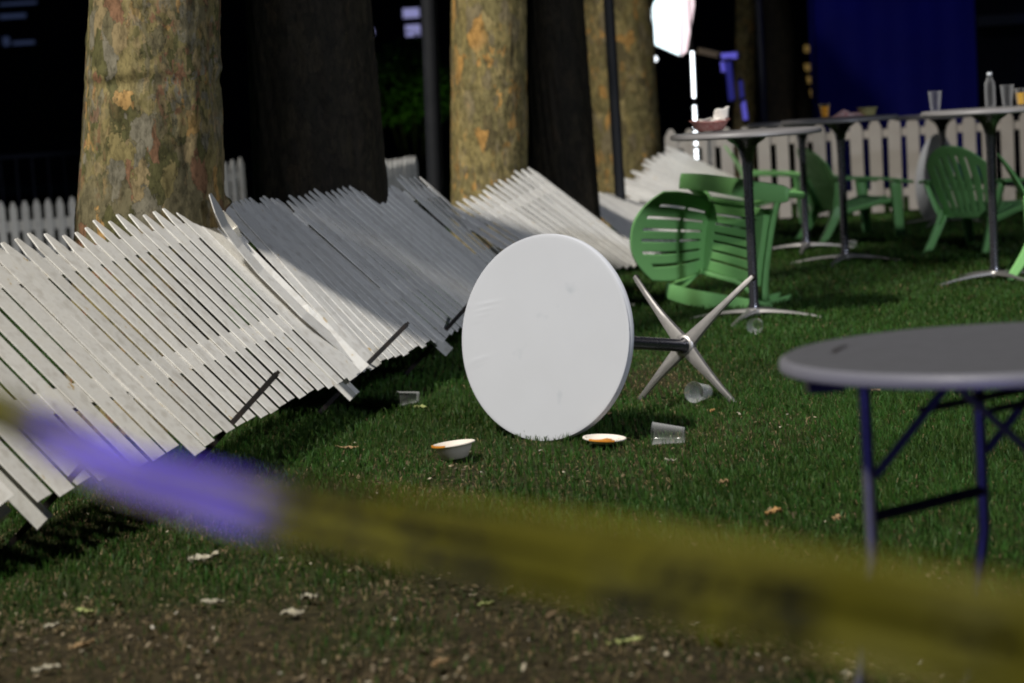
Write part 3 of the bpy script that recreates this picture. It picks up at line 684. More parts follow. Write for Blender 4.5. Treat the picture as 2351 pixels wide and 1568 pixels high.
# creases and pulls in the stretched cloth of the fallen table
for o in [q_ for q_ in bpy.data.objects if q_.parent == tt and q_.name.startswith('tabletop')]:
    mb = MB(); NR, NA = 60, 240; vs = []; fs = []
    for i in range(NR + 1):
        r_ = .3845 * (i / NR); 
        for k in range(NA):
            a = 2 * math.pi * k / NA; x_, y_ = r_ * math.cos(a), r_ * math.sin(a); zz = 0
            for (cx_, cy_, ln, wd, th_, am) in ((-.27, .125, .06, .0045, .18, .0016), (-.285, .10, .05, .0045, .2, .0016), (-.30, .078, .045, .004, .22, .0015), (-.315, .058, .03, .004, .25, .0012), (-.31, -.09, .055, .0045, .25, .0016), (-.33, -.112, .05, .004, .25, .0014)):
                ux, uy = math.cos(th_), math.sin(th_); p = (x_ - cx_) * ux + (y_ - cy_) * uy; s2 = -(x_ - cx_) * uy + (y_ - cy_) * ux
                zz += am * math.exp(-(p / ln) ** 2) * math.exp(-(s2 / wd) ** 2)
            vs.append((x_, y_, 1.0412 + zz - (0.0012 if i == NR else 0)))
    for i in range(NR):
        for k in range(NA): fs.append((i * NA + k, i * NA + (k + 1) % NA, (i + 1) * NA + (k + 1) % NA, (i + 1) * NA + k))
    mb.add(vs, fs); mb.build('table_cover', CLOTH, tt)
def place_table(x, y, rot, label, hgt=1.04, base_d=None, lean=0):
    p = at(x, y, 0); t = tall_table(label, TOPM, Rt=.41, hgt=hgt, legs_rot=0)
    t.location = (p.x, p.y, float(gz(p.x, p.y)) - .004); t.rotation_euler = (0, R(lean), rot); return t
TA = place_table(1733, 733, R(200), 'nearest tall table standing just left of centre right, red basket on top', 1.035, lean=0)
TB = place_table(1942, 604, R(20), 'tall table with a beer glass and pink paper on top, second standing from the left', 1.02)
TC = place_table(1852, 574, R(30), 'tall table standing right behind the one with the red basket', 1.0)
TD = place_table(2285, 645, R(-25), 'tall table at the right with a water bottle and clear cups on top', 1.055)
TE = place_table(2171, 512, R(10), 'farthest tall table, empty top, in front of the back fence', .95)
te6 = tall_table('small tall table overturned by the back fence, its white top edge on', CLOTH)
phi6, dl6 = R(-76), R(8); ax6 = Vector((-math.sin(R(78)) * math.cos(dl6), -math.cos(R(78)) * math.cos(dl6), math.sin(dl6)))
xa = Vector((0, 0, 1)).cross(ax6).normalized(); ya = ax6.cross(xa)
c6 = atd(2141, 405, 18.9); c6.z = .384
M = Matrix.Translation(c6 - ax6 * 1.04) @ Matrix((xa, ya, ax6)).transposed().to_4x4()
te6.rotation_mode = 'QUATERNION'; te6.rotation_quaternion = M.to_quaternion(); te6.location = M.to_translation()

# ------------------------------------------------------------------ things on the tables
def cup(label, loc, r0_=.028, r1_=.041, h=.115, m=CLEAR, rot=(0, 0, 0), drink=None, name='plastic_cup', group='clear plastic cups', cat='cup'):
    root = empty(name, loc, rot); tag(root, label, cat, group)
    mb = MB(); t = .0011
    mb.lathe([(0, .004), (r0_ * .95, .003), (r0_, 0), (r0_ + .0004, .004)] + [(r0_ + (r1_ - r0_) * u, h * u) for u in (.15, .3, .45, .6, .75, .9, .98)] + [(r1_ + .0018, h * .985), (r1_ + .0022, h), (r1_ - .0005, h + .0008), (r1_ - t, h * .985)] + [(r0_ + (r1_ - r0_) * u - t, h * u) for u in (.9, .6, .3, .1)] + [(r0_ - t, .007), (0, .007)], 40)
    mb.build('cup_wall', m, root)
    if drink:
        mb = MB(); hh = h * drink; rr = r0_ + (r1_ - r0_) * drink
        mb.lathe([(0, .009), (r0_ - .003, .009), (rr - .003, hh), (0, hh)], 32); mb.build('drink', AMBER, root)
    return root
def bowl(label, loc, rot, R1=.078, R0=.050, h=.045, m=PAPER, group='paper bowls and plates on the lawn', name='paper_bowl', sauce=True, cat='bowl'):
    root = empty(name, loc, rot); tag(root, label, cat, group)
    mb = MB(); mb.lathe([(0, 0), (R0 * .9, 0), (R0, .003), (R1 * .86, h * .62), (R1 * .95, h * .96), (R1, h), (R1 + .006, h - .001), (R1 + .0055, h + .0025), (R1 - .001, h + .003), (R1 * .93, h * .95), (R1 * .84, h * .62), (R0 - .002, .006), (0, .004)], 64)
    mb.build('bowl_wall', m, root)
    if sauce:
        mb = MB(); r_ = random.Random(4); vs = []; fs = []
        for k in range(40):
            a = math.pi * 2 * k / 40; rr = R0 * (.55 + .35 * math.sin(3 * a + 1) + r_.uniform(-.08, .08)); vs.append((rr * math.cos(a), rr * math.sin(a), .0085 + max(0, rr - R0) * .3))
        vs.append((0, 0, .012)); mb.add(vs, [(k, (k + 1) % 40, 40) for k in range(40)]); mb.build('sauce', SAUCE, root)
        mb = MB()                                 # smear on the rim
        prof = [(R1 * .935, h * .965), (R1 - .001, h + .0045), (R1 + .0065, h + .004), (R1 + .0072, h - .0015)]
        vs = []; fs = []
        for k in range(15):
            a = R(165 + k * 5.2); 
            for (rr, z) in prof: vs.append((rr * math.cos(a), rr * math.sin(a), z))
        for k in range(14):
            for j in range(3): fs.append((k * 4 + j, k * 4 + j + 1, k * 4 + 5 + j, k * 4 + 4 + j))
        mb.add(vs, fs); mb.build('sauce_smear', SAUCE, root)
    return root
p = at(1046, 1062); bowl('deep paper bowl stained orange, standing tilted on the grass left of the round table', (p.x, p.y, .016), (R(-3), R(-4), .2), R1=.072, R0=.046, h=.052)
p = at(1388, 1027); bowl('shallow paper plate with orange sauce, lying open right below the round table', (p.x, p.y, .018), (R(4), R(2), 1.0), R1=.073, R0=.056, h=.016, name='paper_plate', cat='plate')
def lying(x, y, az, label, roll=0, s=1.0, tilt=0):
    p = at(x, y, .038); o = cup(label, (p.x, p.y, .040 * s + .008), rot=(0, 0, 0)); o.rotation_mode = 'QUATERNION'
    a = Vector((math.cos(az), math.sin(az), tilt)).normalized(); o.rotation_quaternion = a.to_track_quat('Z', 'Y'); o.scale = (s, s, s); return o
lying(1572, 1005, R(168), 'clear plastic cup lying with its mouth to the left, nearest the round table', tilt=.08)
lying(1622, 905, R(240), 'clear plastic cup lying mouth towards the camera between the metal feet', s=1.02, tilt=.12)
lying(1740, 748, R(255), 'clear plastic cup lying under the standing table with the red basket')
lying(962, 912, R(200), 'crumpled clear plastic cup in the grass by the fallen fence', s=.8)
lying(1965, 562, R(190), 'clear plastic cup lying far back among the tall tables', s=.9)
def on_table(T, dx, dy, hgt): return Vector((T.location.x + dx, T.location.y + dy, T.location.z + hgt + .0015))
# red basket
bl = atd(1628, 280, TA.location.y - .02); g_ = on_table(TA, bl.x - TA.location.x, -.05, 1.045)
root = empty('food_basket', g_, (0, 0, .2)); tag(root, 'oval red plastic food basket with paper, on the nearest standing tall table', 'basket')
mb = MB()
def ov(p, a): return Vector((p.x * 1.35, p.y, p.z + (.005 * math.cos(2 * a)) * (p.z > .03)))
mb.lathe([(0, 0), (.050, 0), (.055, .004), (.066, .026), (.078, .050), (.084, .052), (.083, .056), (.075, .052), (.063, .026), (.052, .006), (0, .005)], 48, fn=ov); mb.build('basket_shell', BASK, root)
mb = MB(); r_ = random.Random(3)
for k in range(5):
    mb.box((r_.uniform(-.04, .05), r_.uniform(-.02, .02), .05 + r_.uniform(0, .01)), (.07, .05, .004), Matrix.Rotation(r_.uniform(-.5, .5), 3, 'X') @ Matrix.Rotation(r_.uniform(-.4, .4), 3, 'Y'))
mb.build('paper_liner', NAPK, root, smooth=False)
mb = MB(); vs = []; fs = []
for i in range(9):
    for j in range(9):
        u, v = i / 8, j / 8; vs.append((.02 + .085 * u + .012 * v, .01 * math.sin(u * 6 + v * 3), .050 + .062 * v + .012 * u + .004 * math.sin(u * 9)))
for i in range(8):
    for j in range(8): a = i * 9 + j; fs.append((a, a + 1, a + 10, a + 9))
mb.add(vs, fs); mb.build('folded_napkin', NAPK, root, solid=.004)
# table B: beer, pink liner, bowl
hB = 1.02 + .0005
c = atd(1891, 262, TB.location.y); cup('clear cup half full of beer, on the left of the table with pink paper', (c.x, TB.location.y - .05, TB.location.z + hB + .002), m=glass('clear_plastic_tinted', (1, .93, .75)), drink=.82, group='cups standing on tall tables', h=.10)
c = atd(1945, 262, TB.location.y); root = empty('liner_paper', (c.x, TB.location.y, TB.location.z + hB + .002)); tag(root, 'crumpled pink checked paper beside the beer cup on the tall table', 'paper')
mb = MB(); vs = []; fs = []; r_ = random.Random(9); NN = 18
for i in range(NN + 1):
    for j in range(NN + 1):
        u, v = i / NN, j / NN; e = math.sin(math.pi * u) * math.sin(math.pi * v)
        vs.append(((u - .5) * .24, (v - .5) * .16, .003 + .045 * e * (.6 + .4 * math.sin(u * 14 + v * 5)) * (1.2 - .5 * u) + r_.uniform(0, .009) * e))
for i in range(NN):
    for j in range(NN): a = i * (NN + 1) + j; fs.append((a, a + 1, a + NN + 2, a + NN + 1))
mb.add(vs, fs); mb.build('paper_sheet', PINK, root, smooth=False, solid=.001)
c = atd(1995, 265, TB.location.y); bowl('tan paper bowl at the right of the pink paper on the tall table', (c.x - .01, TB.location.y, TB.location.z + hB + .002), (0, 0, 0), R1=.072, R0=.052, h=.055, m=OLIVEB, group='bowls on tall tables', sauce=False)
# table D: cup, bottle, cups
hD = 1.055 + .0005
def onD(x, dy=0): c = atd(x, 240, TD.location.y + dy); return (c.x, TD.location.y + dy, TD.location.z + hD + .002)
G3 = 'cups standing on tall tables'
cup('empty clear cup standing alone at the left side of the water bottle table', onD(2147, .02), group=G3, h=.118)
cup('tall clear cup just right of the water bottle', onD(2313, -.05), group=G3, h=.13)
cup('amber drink cup at the right edge', onD(2345, -.02), group=G3, h=.105, drink=.75)
root = empty('water_bottle', onD(2274, .02)); tag(root, 'clear plastic water bottle standing on the right hand tall table', 'bottle')
mb = MB(); mb.lathe([(0, .004), (.026, 0), (.032, .006), (.033, .02), (.0315, .03), (.033, .04), (.033, .075), (.0315, .083), (.033, .092), (.033, .13), (.028, .155), (.018, .175), (.0135, .186), (.0135, .196), (.0125, .196), (.0125, .186), (.0165, .174), (.0265, .154), (.0315, .13), (.0315, .02), (.025, .008), (0, .009)], 40)
mb.build('bottle_body', CLEAR, root)
mb = MB(); mb.lathe([(0, .212), (.0135, .212), (.0155, .209), (.0155, .195), (.0150, .194), (.0150, .1965)], 24); mb.build('cap', mat('white_cap', (.6, .62, .65), .5), root)

# ------------------------------------------------------------------ green resin chairs
def make_chair():
    """moulded garden chair: origin on the ground under the seat, front = +Y"""
    root = empty('garden_chair')
    # backrest with slots and a rounded fan top
    TH = .011
    NU, NV = 66, 60; HB = .66; rec = R(24)
    org = Vector((0, -.15, .27)); bd = Vector((0, -math.sin(rec), math.cos(rec))); bn = Vector((0, math.cos(rec), math.sin(rec)))
    slots = [(-.655, .030), (-.40, .030), (-.135, .030), (.135, .030), (.40, .030), (.655, .030)]
    def bp(u, v):       # u -1..1, v 0..1
        wv = .225 + .075 * math.sin(min(1, v * 1.25) * math.pi / 2) - .02 * max(0, v - .8)
        hh = HB * (1 - .30 * abs(u) ** 2.4)
        return org + Vector((u * wv, 0, 0)) + bd * (hh * v) + bn * (.045 * u * u * (0.4 + .6 * v) + .02 * math.sin(v * math.pi))
    def grid(fn, NU, NV, mask):
        mb = MB(); ids = {}; 
        def vid(i, j):
            if (i, j) not in ids: ids[(i, j)] = len(mb.v); mb.v.append(tuple(fn(i / NU * 2 - 1, j / NV)))
            return ids[(i, j)]
        for i in range(NU):
            for j in range(NV):
                u = (i + .5) / NU * 2 - 1; v = (j + .5) / NV
                if mask(u, v): continue
                mb.f.append((vid(i, j), vid(i + 1, j), vid(i + 1, j + 1), vid(i, j + 1)))
        return mb
    def mk(u, v):
        for (c, w_) in slots:
            if abs(u - c) < w_ and (.08 < v < .38 or .42 < v < (.86 if abs(c) < .5 else .80)): return True
        return False
    back = grid(bp, NU, NV, mk).build('backrest', GREEN, root, solid=TH)
    def sp(u, v):       # seat: v 0 back .. 1 front
        wv = .225 + .035 * v; y = -.15 + .47 * v; z = .27 + .115 * v - .02 * math.sin(v * math.pi) + (.0 if v < .93 else -(v - .93) * 1.1) + .012 * u * u
        return Vector((u * wv, y, z))
    def mk2(u, v):
        for (c, w_) in slots:
            if abs(u - c) < w_ and .12 < v < .80: return True
        return False
    grid(sp, NU, 40, mk2).build('seat', GREEN, root, solid=TH)
    mb = MB(); vs = []; fs = []; NF = 20
    for i in range(NF + 1):
        u = i / NF * 2 - 1; 
        for k, z in enumerate((.352, .30, .262 + .03 * (1 - u * u))): vs.append((u * (.345 + .004 * k), .325 + .02 * abs(u) ** 3 + .004 * k, z))
    for i in range(NF):
        for k in range(2): a = i * 3 + k; fs.append((a, a + 1, a + 4, a + 3))
    mb.add(vs, fs); mb.build('apron', GREEN, root, solid=TH)
    for s_ in (-1, 1):
        # armrest: broad flat paddle from the back to beyond the front leg
        mb = MB(); vs = []; fs = []; NA = 26
        for i in range(NA + 1):
            v = i / NA; y = -.25 + .74 * v; z = .585 - .075 * v + .02 * math.sin(v * math.pi); w0 = .048 + .008 * math.sin(min(1, v * 1.2) * math.pi * .5)
            if v > .9: w0 *= math.sqrt(max(0.02, 1 - ((v - .9) / .1) ** 2 * .7))
            cx_ = s_ * (.365 + .018 * math.sin(min(1, v * 3.2) * math.pi / 2))
            for (a_, dz) in ((-1, -.022), (-.97, -.004), (-.5, .001), (.5, .001), (.97, -.004), (1, -.022)): vs.append((cx_ + a_ * w0, y, z + dz))
        for i in range(NA):
            for k in range(5): a = i * 6 + k; fs.append((a, a + 1, a + 7, a + 6))
        mb.add(vs, fs); mb.build('armrest', GREEN, root, solid=.008)
        # front leg: wide channel section from the arm to the ground
        mb = MB(); vs = []; fs = []; NL = 14
        for i in range(NL + 1):
            v = i / NL; z = .515 * (1 - v) + .002; w0 = .050 - .012 * v; x_ = s_ * (.372 - .030 * v); y = .330 + .035 * v
            for (ax_, ay_) in ((-.018, w0), (.016, w0), (.024, w0 - .01), (.024, -w0 + .01), (.016, -w0), (-.018, -w0)): vs.append((x_ + s_ * ax_, y + ay_, z))
        for i in range(NL):
            for k in range(5): a = i * 6 + k; fs.append((a, a + 1, a + 7, a + 6))
        mb.add(vs, fs); mb.build('leg', GREEN, root, solid=.007)
        mb = MB(); vs = []; fs = []
        for i in range(NL + 1):
            v = i / NL; z = .34 * (1 - v) + .002; w0 = .048 - .014 * v; x_ = s_ * (.235 + .045 * v); y = -.17 - .20 * v ** 1.3
            for (ax_, ay_) in ((-.022, -w0), (.010, -w0), (.018, -w0 + .01), (.018, w0 - .01), (.010, w0), (-.022, w0)): vs.append((x_ + s_ * ax_, y + ay_, z))
        for i in range(NL):
            for k in range(5): a = i * 6 + k; fs.append((a, a + 1, a + 7, a + 6))
        mb.add(vs, fs); mb.build('leg', GREEN, root, solid=.007)
        # side rail joining seat, back and legs, and the stay up to the arm
        mb = MB(); vs = []; fs = []
        for i in range(13):
            v = i / 12; y = -.24 + .56 * v; z = .262 + .10 * v
            for (ax_, dz) in ((-.020, .012), (.006, .010), (.010, -.045 + .015 * v)): vs.append((s_ * (.245 + .025 * v + .075 * max(0, v - .7) / .3 + ax_), y, z + dz))
        for i in range(12):
            for k in range(2): a = i * 3 + k; fs.append((a, a + 1, a + 4, a + 3))
        mb.add(vs, fs); mb.build('side_rail', GREEN, root, solid=.008)
        mb = MB(); vs = []; fs = []
        for i in range(9):
            v = i / 8; z = .30 + .262 * v ** 1.25; y = -.195 - .01 * v; x_ = s_ * (.243 + .115 * v)
            for dy in (-.05, .05): vs.append((x_, y + dy, z))
        for i in range(8): a = i * 2; fs.append((a, a + 1, a + 3, a + 2))
        mb.add(vs, fs); mb.build('arm_stay', GREEN, root, solid=.009)
    return root
ch0 = make_chair(); GC = 'green resin garden chairs'
tag(ch0, 'bright green chair tipped on its side, seat and slotted back towards the camera', 'chair', GC)
def put(o, loc, F, U):
    F = Vector(F).normalized(); U = Vector(U); U = (U - F * U.dot(F)).normalized(); X = F.cross(U)
    M = Matrix((X, F, U)).transposed().to_4x4(); o.rotation_mode = 'QUATERNION'; o.rotation_quaternion = M.to_quaternion(); o.location = loc
ch0.scale = (.88, .88, .88)
chairs = [ch0] + [copy_tree(ch0) for _ in range(4)]
al = R(60)
F1 = Vector((math.sin(al), -math.cos(al), -.19)); U1 = Vector((-math.cos(al), -math.sin(al), 0.02))
pc = atd(1706, 560, 12.7); put(ch0, (pc.x, pc.y, .385), F1, U1)
p = at(1945, 548); put(chairs[1], (p.x, p.y, 0), (.92, .25, 0), (0, 0, 1)); tag(chairs[1], 'dark green chair facing right behind the second standing tall table', 'chair', GC)
p = at(1868, 540); put(chairs[2], (p.x - .22, p.y + 1.2, 0), (.98, -.1, 0), (0, 0, 1)); tag(chairs[2], 'green chair seen edge on behind the tipped chair, thin back leaning left', 'chair', GC)
p = at(2252, 572); put(chairs[3], (p.x, p.y, 0), (.72, .70, 0), (0, 0, 1)); tag(chairs[3], 'dark green chair with its slotted back to the camera, left of the bottle table', 'chair', GC)
p = at(2440, 632); put(chairs[4], (p.x, p.y, 0), (.95, -.22, 0), (0, 0, 1)); tag(chairs[4], 'green chair cut by the right edge of the picture', 'chair', GC)

# ------------------------------------------------------------------ folding table
ft = empty('folding_table', (.978, 4.15, 0)); tag(ft, 'low grey folding table with blue lit rim at the right edge, near the camera', 'table')
ft.rotation_euler = (R(-.7), R(-.3), 0)
RT, HT = .45, .722
mb = MB(); mb.lathe([(0, HT), (.2, HT), (.4, HT), (RT - .03, HT), (RT - .0125, HT - .001), (RT - .0125, HT - .014), (0, HT - .014)], 128)
top = mb.build('tabletop', FTOP, ft)
RIM = mat('pale_grey_plastic_rim', (.15, .15, .165), .4, 0, .4, noise=(20, .2, (.11, .11, .12)))
mb = MB(); mb.lathe([(RT - .0122, HT - .0006), (RT - .002, HT - .007), (RT, HT - .012), (RT - .001, HT - .024), (RT - .005, HT - .028), (RT - .0122, HT - .026), (RT - .0122, HT - .0006)], 128)
mb.build('rim', RIM, ft)
mb = MB(); vs = []; fs = []
for k in range(13):                                  # moulded grip slot near the left edge
    a = R(180 - 6 - 26 + k * 1.7); 
    for rr in (.315, .327): vs.append((rr * math.cos(a) - .02, rr * math.sin(a), HT + .0012))
mb.add(vs, [(i * 2, i * 2 + 1, i * 2 + 3, i * 2 + 2) for i in range(12)]); mb.build('grip_slot', BLACKM, top)
mb = MB(); mb.box((-.37, -.03, HT - .045), (.07, .06, .035)); mb.build('bracket', BLACKM, ft, smooth=False)
def leg_frame(sg):
    A = Vector((-.308 * sg, -.12 * sg, 0)); B_ = Vector((-.045 * sg, .09 * sg, 0)); out = Vector((-1 * sg, -.3 * sg, 0)).normalized()
    for P_ in (A, B_):
        mb = MB(); mb.tube([P_ + Vector((0, 0, HT - .03)), P_ + Vector((0, 0, .34)), P_ + out * .015 + Vector((0, 0, .26)), P_ + out * .055 + Vector((0, 0, .012))], .0125, 16); lg = mb.build('leg', FLEG, ft)
        mb = MB(); mb.lathe([(0, 0), (.016, 0), (.0165, .03), (.013, .034)], 16, m=Matrix.Translation(P_ + out * .056)); mb.build('foot_cap', BLACKM, lg)
        mb = MB(); mb.box(P_ + Vector((.01, 0, HT - .028)), (.11, .05, .022)); mb.build('bracket', BLACKM, ft, smooth=False)
        q0 = P_ + Vector((.012 * sg, 0, .50)); q1 = P_ + Vector((.215 * sg, .09 * sg, HT - .025))
        mb = MB(); mb.tube([q0, q1], .0125, 14, flat=.55); mb.build('brace', FLEG, ft)
    mb = MB(); mb.tube([A + Vector((0, 0, .42)), B_ + Vector((0, 0, .42))], .0115, 14); mb.build('crossbar', BLACKM, ft)
    a1 = A + Vector((.115 * sg, .045 * sg, .615)); b1 = B_ + Vector((.115 * sg, .045 * sg, .615))
    mb = MB(); mb.tube([a1, b1], .008, 12); mb.build('crossbar', BLACKM, ft)
leg_frame(1); leg_frame(-1)

# ------------------------------------------------------------------ barrier tape close to the lens
def tape():
    ctrl = [(-900, 640, 2.55, 0, .6), (-450, 780, 2.40, 20, .6), (-100, 905, 2.25, 20, .66), (88, 985, 2.18, 22, .68), (118, 1005, 2.16, -30, .68), (300, 1090, 2.08, -24, .64), (600, 1164, 1.95, -10, .76), (1000, 1243, 1.78, 4, .96), (1500, 1330, 1.60, 3, 1), (2000, 1413, 1.46, 0, 1), (2400, 1487, 1.37, -4, 1), (3000, 1600, 1.28, 0, 1), (3900, 1740, 1.2, 0, 1)]
    P = [(atd(x, y, d * .72), R(tw), k) for x, y, d, tw, k in ctrl]
    L = [0]
    for i in range(1, len(P)): L.append(L[-1] + (P[i][0] - P[i - 1][0]).length)
    tot = L[-1]
    def ev(s_):
        s_ = min(max(s_, 0), tot)
        for i in range(1, len(L)):
            if s_ <= L[i]: break
        u = (s_ - L[i - 1]) / (L[i] - L[i - 1]); u2 = u
        a, b = P[i - 1], P[i]; return a[0].lerp(b[0], u2), a[1] + (b[1] - a[1]) * u2, a[2] + (b[2] - a[2]) * u2
    W = .056
    def surf(s_, t, off=0):
        c, tw, k = ev(s_); c2, _, _ = ev(s_ + .01); c1, _, _ = ev(s_ - .01); d = (c2 - c1).normalized()
        upv = Vector((0, 0, 1)); upv = (upv - d * upv.dot(d)).normalized(); n = d.cross(upv); n = n if n.y < 0 else -n
        e = upv * math.cos(tw) + n * math.sin(tw); nn = n * math.cos(tw) - upv * math.sin(tw)
        rip = .0050 * math.sin(t * 9 + s_ * 7) * (1 if s_ < sfold + .8 else .4) + .002 * math.sin(s_ * 19 + t * 3)
        return c + e * (t * W / 2 * k) + nn * (rip + off)
    sfold = L[4]
    N_, M_ = 420, 12; mb = MB(); vs = []; fs = []
    for i in range(N_ + 1):
        for j in range(M_ + 1): vs.append(surf(tot * i / N_, j / M_ * 2 - 1))
    for i in range(N_):
        for j in range(M_): a = i * (M_ + 1) + j; fs.append((a, a + 1, a + M_ + 2, a + M_ + 1))
    mb.add(vs, fs)
    m = mat('yellow_tape_film', (.185, .170, .010), .5, 0, .25, noise=(14, .25, (.145, .135, .007)))
    b = m.node_tree.nodes['Principled BSDF']; nt = m.node_tree
    tr = nt.nodes.new('ShaderNodeBsdfTranslucent'); tr.inputs['Color'].default_value = (.185, .17, .008, 1)
    mx = nt.nodes.new('ShaderNodeMixShader'); mx.inputs['Fac'].default_value = .25
    nt.links.new(b.outputs['BSDF'], mx.inputs[1]); nt.links.new(tr.outputs['BSDF'], mx.inputs[2]); nt.links.new(mx.outputs['Shader'], nt.nodes['Material Output'].inputs['Surface'])
    root = mb.build('barrier_tape', m, None, angle=80); tag(root, 'yellow plastic barrier tape with black capitals, blurred across the foreground', 'barrier tape')
    # printed capitals
    def words(txt, s0, length, name):
        cu = bpy.data.curves.new('lettering', 'FONT'); cu.body = txt; cu.size = 1; cu.align_x = 'LEFT'; cu.resolution_u = 3; cu.offset = .012
        to = bpy.data.objects.new('lettering_source', cu); col.objects.link(to); bpy.context.view_layer.update()
        dg = bpy.context.evaluated_depsgraph_get(); me = bpy.data.meshes.new_from_object(to.evaluated_get(dg)); bpy.data.objects.remove(to)
        xs = [v.co.x for v in me.vertices]; ys = [v.co.y for v in me.vertices]; x0, x1, y0, y1 = min(xs), max(xs), min(ys), max(ys)
        import bmesh
        bm = bmesh.new(); bm.from_mesh(me); bmesh.ops.subdivide_edges(bm, edges=[e for e in bm.edges if e.calc_length() > .15], cuts=3)
        for v in bm.verts:
            s_ = s0 + (v.co.x - x0) / (x1 - x0) * length; t = ((v.co.y - y0) / (y1 - y0) * 2 - 1) * .66
            v.co = surf(s_, t, .0012)
        bm.to_mesh(me); bm.free(); me.materials.clear(); me.materials.append(mat('black_tape_ink', (.035, .034, .016), .9, 0, .05))
        o = bpy.data.objects.new(name, me); col.objects.link(o); o.parent = root
    def s_of(x):                                      # arc length where the tape crosses column x
        for i in range(1, len(ctrl)):
            if x <= ctrl[i][0]: break
        u = (x - ctrl[i - 1][0]) / (ctrl[i][0] - ctrl[i - 1][0]); return L[i - 1] + u * (L[i] - L[i - 1])
    for txt, xa_, xb_ in (('POLICE', 630, 1150), ('LINE', 1395, 1890), ('DO NOT', 2180, 2800), ('CROSS', 3000, 3500)):
        words(txt, s_of(xa_), s_of(xb_) - s_of(xa_), 'lettering')
tape()

# ------------------------------------------------------------------ far background
# big lit screen, seen as a tilted bright panel
def flat_poly(pts, d, th, y_slope=0.0):
    f = [atd(x, y, d + y_slope * (x - pts[0][0])) for x, y in pts]; bk = [p + Vector((0, th, 0)) for p in f]; n = len(f)
    mb = MB(); mb.add(f + bk, [tuple(range(n)), tuple(range(2 * n - 1, n - 1, -1))] + [(i, i + n, (i + 1) % n + n, (i + 1) % n) for i in range(n)]); return mb
E1 = emit('lit_screen_white', (.80, .95, 1.0), 2.2); E2 = emit('lit_screen_rose', (1.0, .80, .84), 1.3)
root = empty('stage_light', tuple(atd(1540, 60, 24.0))); tag(root, 'big glowing white stage light hanging behind the trees at the top', 'stage light')
O = root.location.copy()
for nm, pts, m in (('lit_face', [(1530, -90), (1508, -6), (1488, 38), (1494, 88), (1506, 103), (1560, 127), (1563, -90)], E1), ('lit_edge', [(1565, -90), (1565, 128), (1577, 118), (1594, 12), (1590, -90)], E2)):
    mb = flat_poly(pts, 24.0, .06); mb.v = [tuple(Vector(v) - O) for v in mb.v]; mb.build(nm, m, root, smooth=False)
# string of small white lamps
G = 'white lamps of the vertical light string'
EL = emit('lamp_white', (.88, .95, 1.0), 4.5)
root = empty('light_string', tuple(atd(1600, 370, 20.05))); tag(root, 'vertical string of small white lamps in front of the back fence', 'string light'); O = root.location.copy()
mb = MB(); a_, b_ = atd(1589, 112, 20.05), atd(1600, 378, 20.05); mb.tube([a_ - O + Vector((0, .03, 3)), a_ - O + Vector((0, .03, 0)), b_ - O + Vector((0, .03, -.05))], .006, 8); mb.build('cable', BLACKM, root)
ys = list(range(122, 224, 9)) + [246, 255, 264] + [272, 281, 290] + [304, 312, 321, 330] + [346, 355, 363]
for y in ys:
    if y in (231,): continue
    c = atd(1589 + (y - 120) * .042, y, 20.05) - O
    mb = MB(); r_ = .017; mb.lathe([(0, -r_), (r_ * .7, -r_ * .7), (r_, 0), (r_ * .7, r_ * .7), (0, r_)], 12, m=Matrix.Translation(c)); mb.build('lamp', EL, root)
root = empty('small_lamp', tuple(atd(1504, 135, 22.0))); tag(root, 'single small round white lamp beside the orange speckled trunk', 'lamp')
mb = MB(); mb.lathe([(0, -.03), (.02, -.022), (.027, 0), (.02, .022), (0, .03)], 16); mb.build('bulb', emit('bulb_white', (.9, .96, 1), 2.6), root)
mb = MB(); mb.tube([(0, 0, .03), (0, 0, 3)], .006, 8); mb.build('cable', BLACKM, root)
# blue-lit canopy poles behind; emission in their material stands in for that light
EV = emit('violet_pole_glow', (.20, .18, .95), .42); EV2 = emit('violet_pole_glow_dim', (.10, .10, .7), .13)
def glow_pole(label, x0, y0, x1, y1, w_, m, d=25.0):
    a, b = atd(x0, y0, d), atd(x1, y1, d); root = empty('glowing_canopy_pole', tuple(b)); tag(root, label, 'canopy pole', 'violet lit canopy poles behind the tables'); O = b
    mb = MB(); mb.tube([a - O, b - O], w_ / 2, 12); mb.build('glowing_shaft', m, root)
    mb = MB(); dd = (a - b).normalized(); mb.tube([a - O, a - O + dd * .04], w_ * .55, 12); mb.build('end_cap', BLACKM, root)
    mb = MB(); mb.tube([b - O - dd * .04, b - O], w_ * .55, 12); mb.build('end_cap', BLACKM, root)
glow_pole('horizontal violet lit canopy bar at the top of the violet poles', 1655, 130, 1692, 127, .075, EV)
glow_pole('longest vertical violet lit pole under the horizontal bar', 1672, 142, 1680, 230, .075, EV2)
glow_pole('left short violet lit pole under the horizontal bar', 1658, 142, 1661, 165, .05, EV)
glow_pole('brighter violet lit pole piece low in the group', 1676, 182, 1680, 228, .05, EV)
glow_pole('violet lit pole standing apart at the right, just above the basket table', 1706, 232, 1712, 275, .055, EV)
glow_pole('dim upper violet lit pole right of the group', 1700, 185, 1704, 228, .05, EV2)
# tan beam
a_, b_ = atd(1602, 116, 25.5), atd(1672, 132, 25.5); root = empty('canopy_beam', tuple(a_)); tag(root, 'short tan roof beam end between the light string and the violet bar', 'beam')
mb = MB(); mb.box((b_ - a_) / 2, ((b_ - a_).length, .12, .07), Matrix.Rotation(-.28, 3, 'Y').inverted()); mb.build('beam', mat('tan_wood', (.30, .22, .12), .7), root, smooth=False)
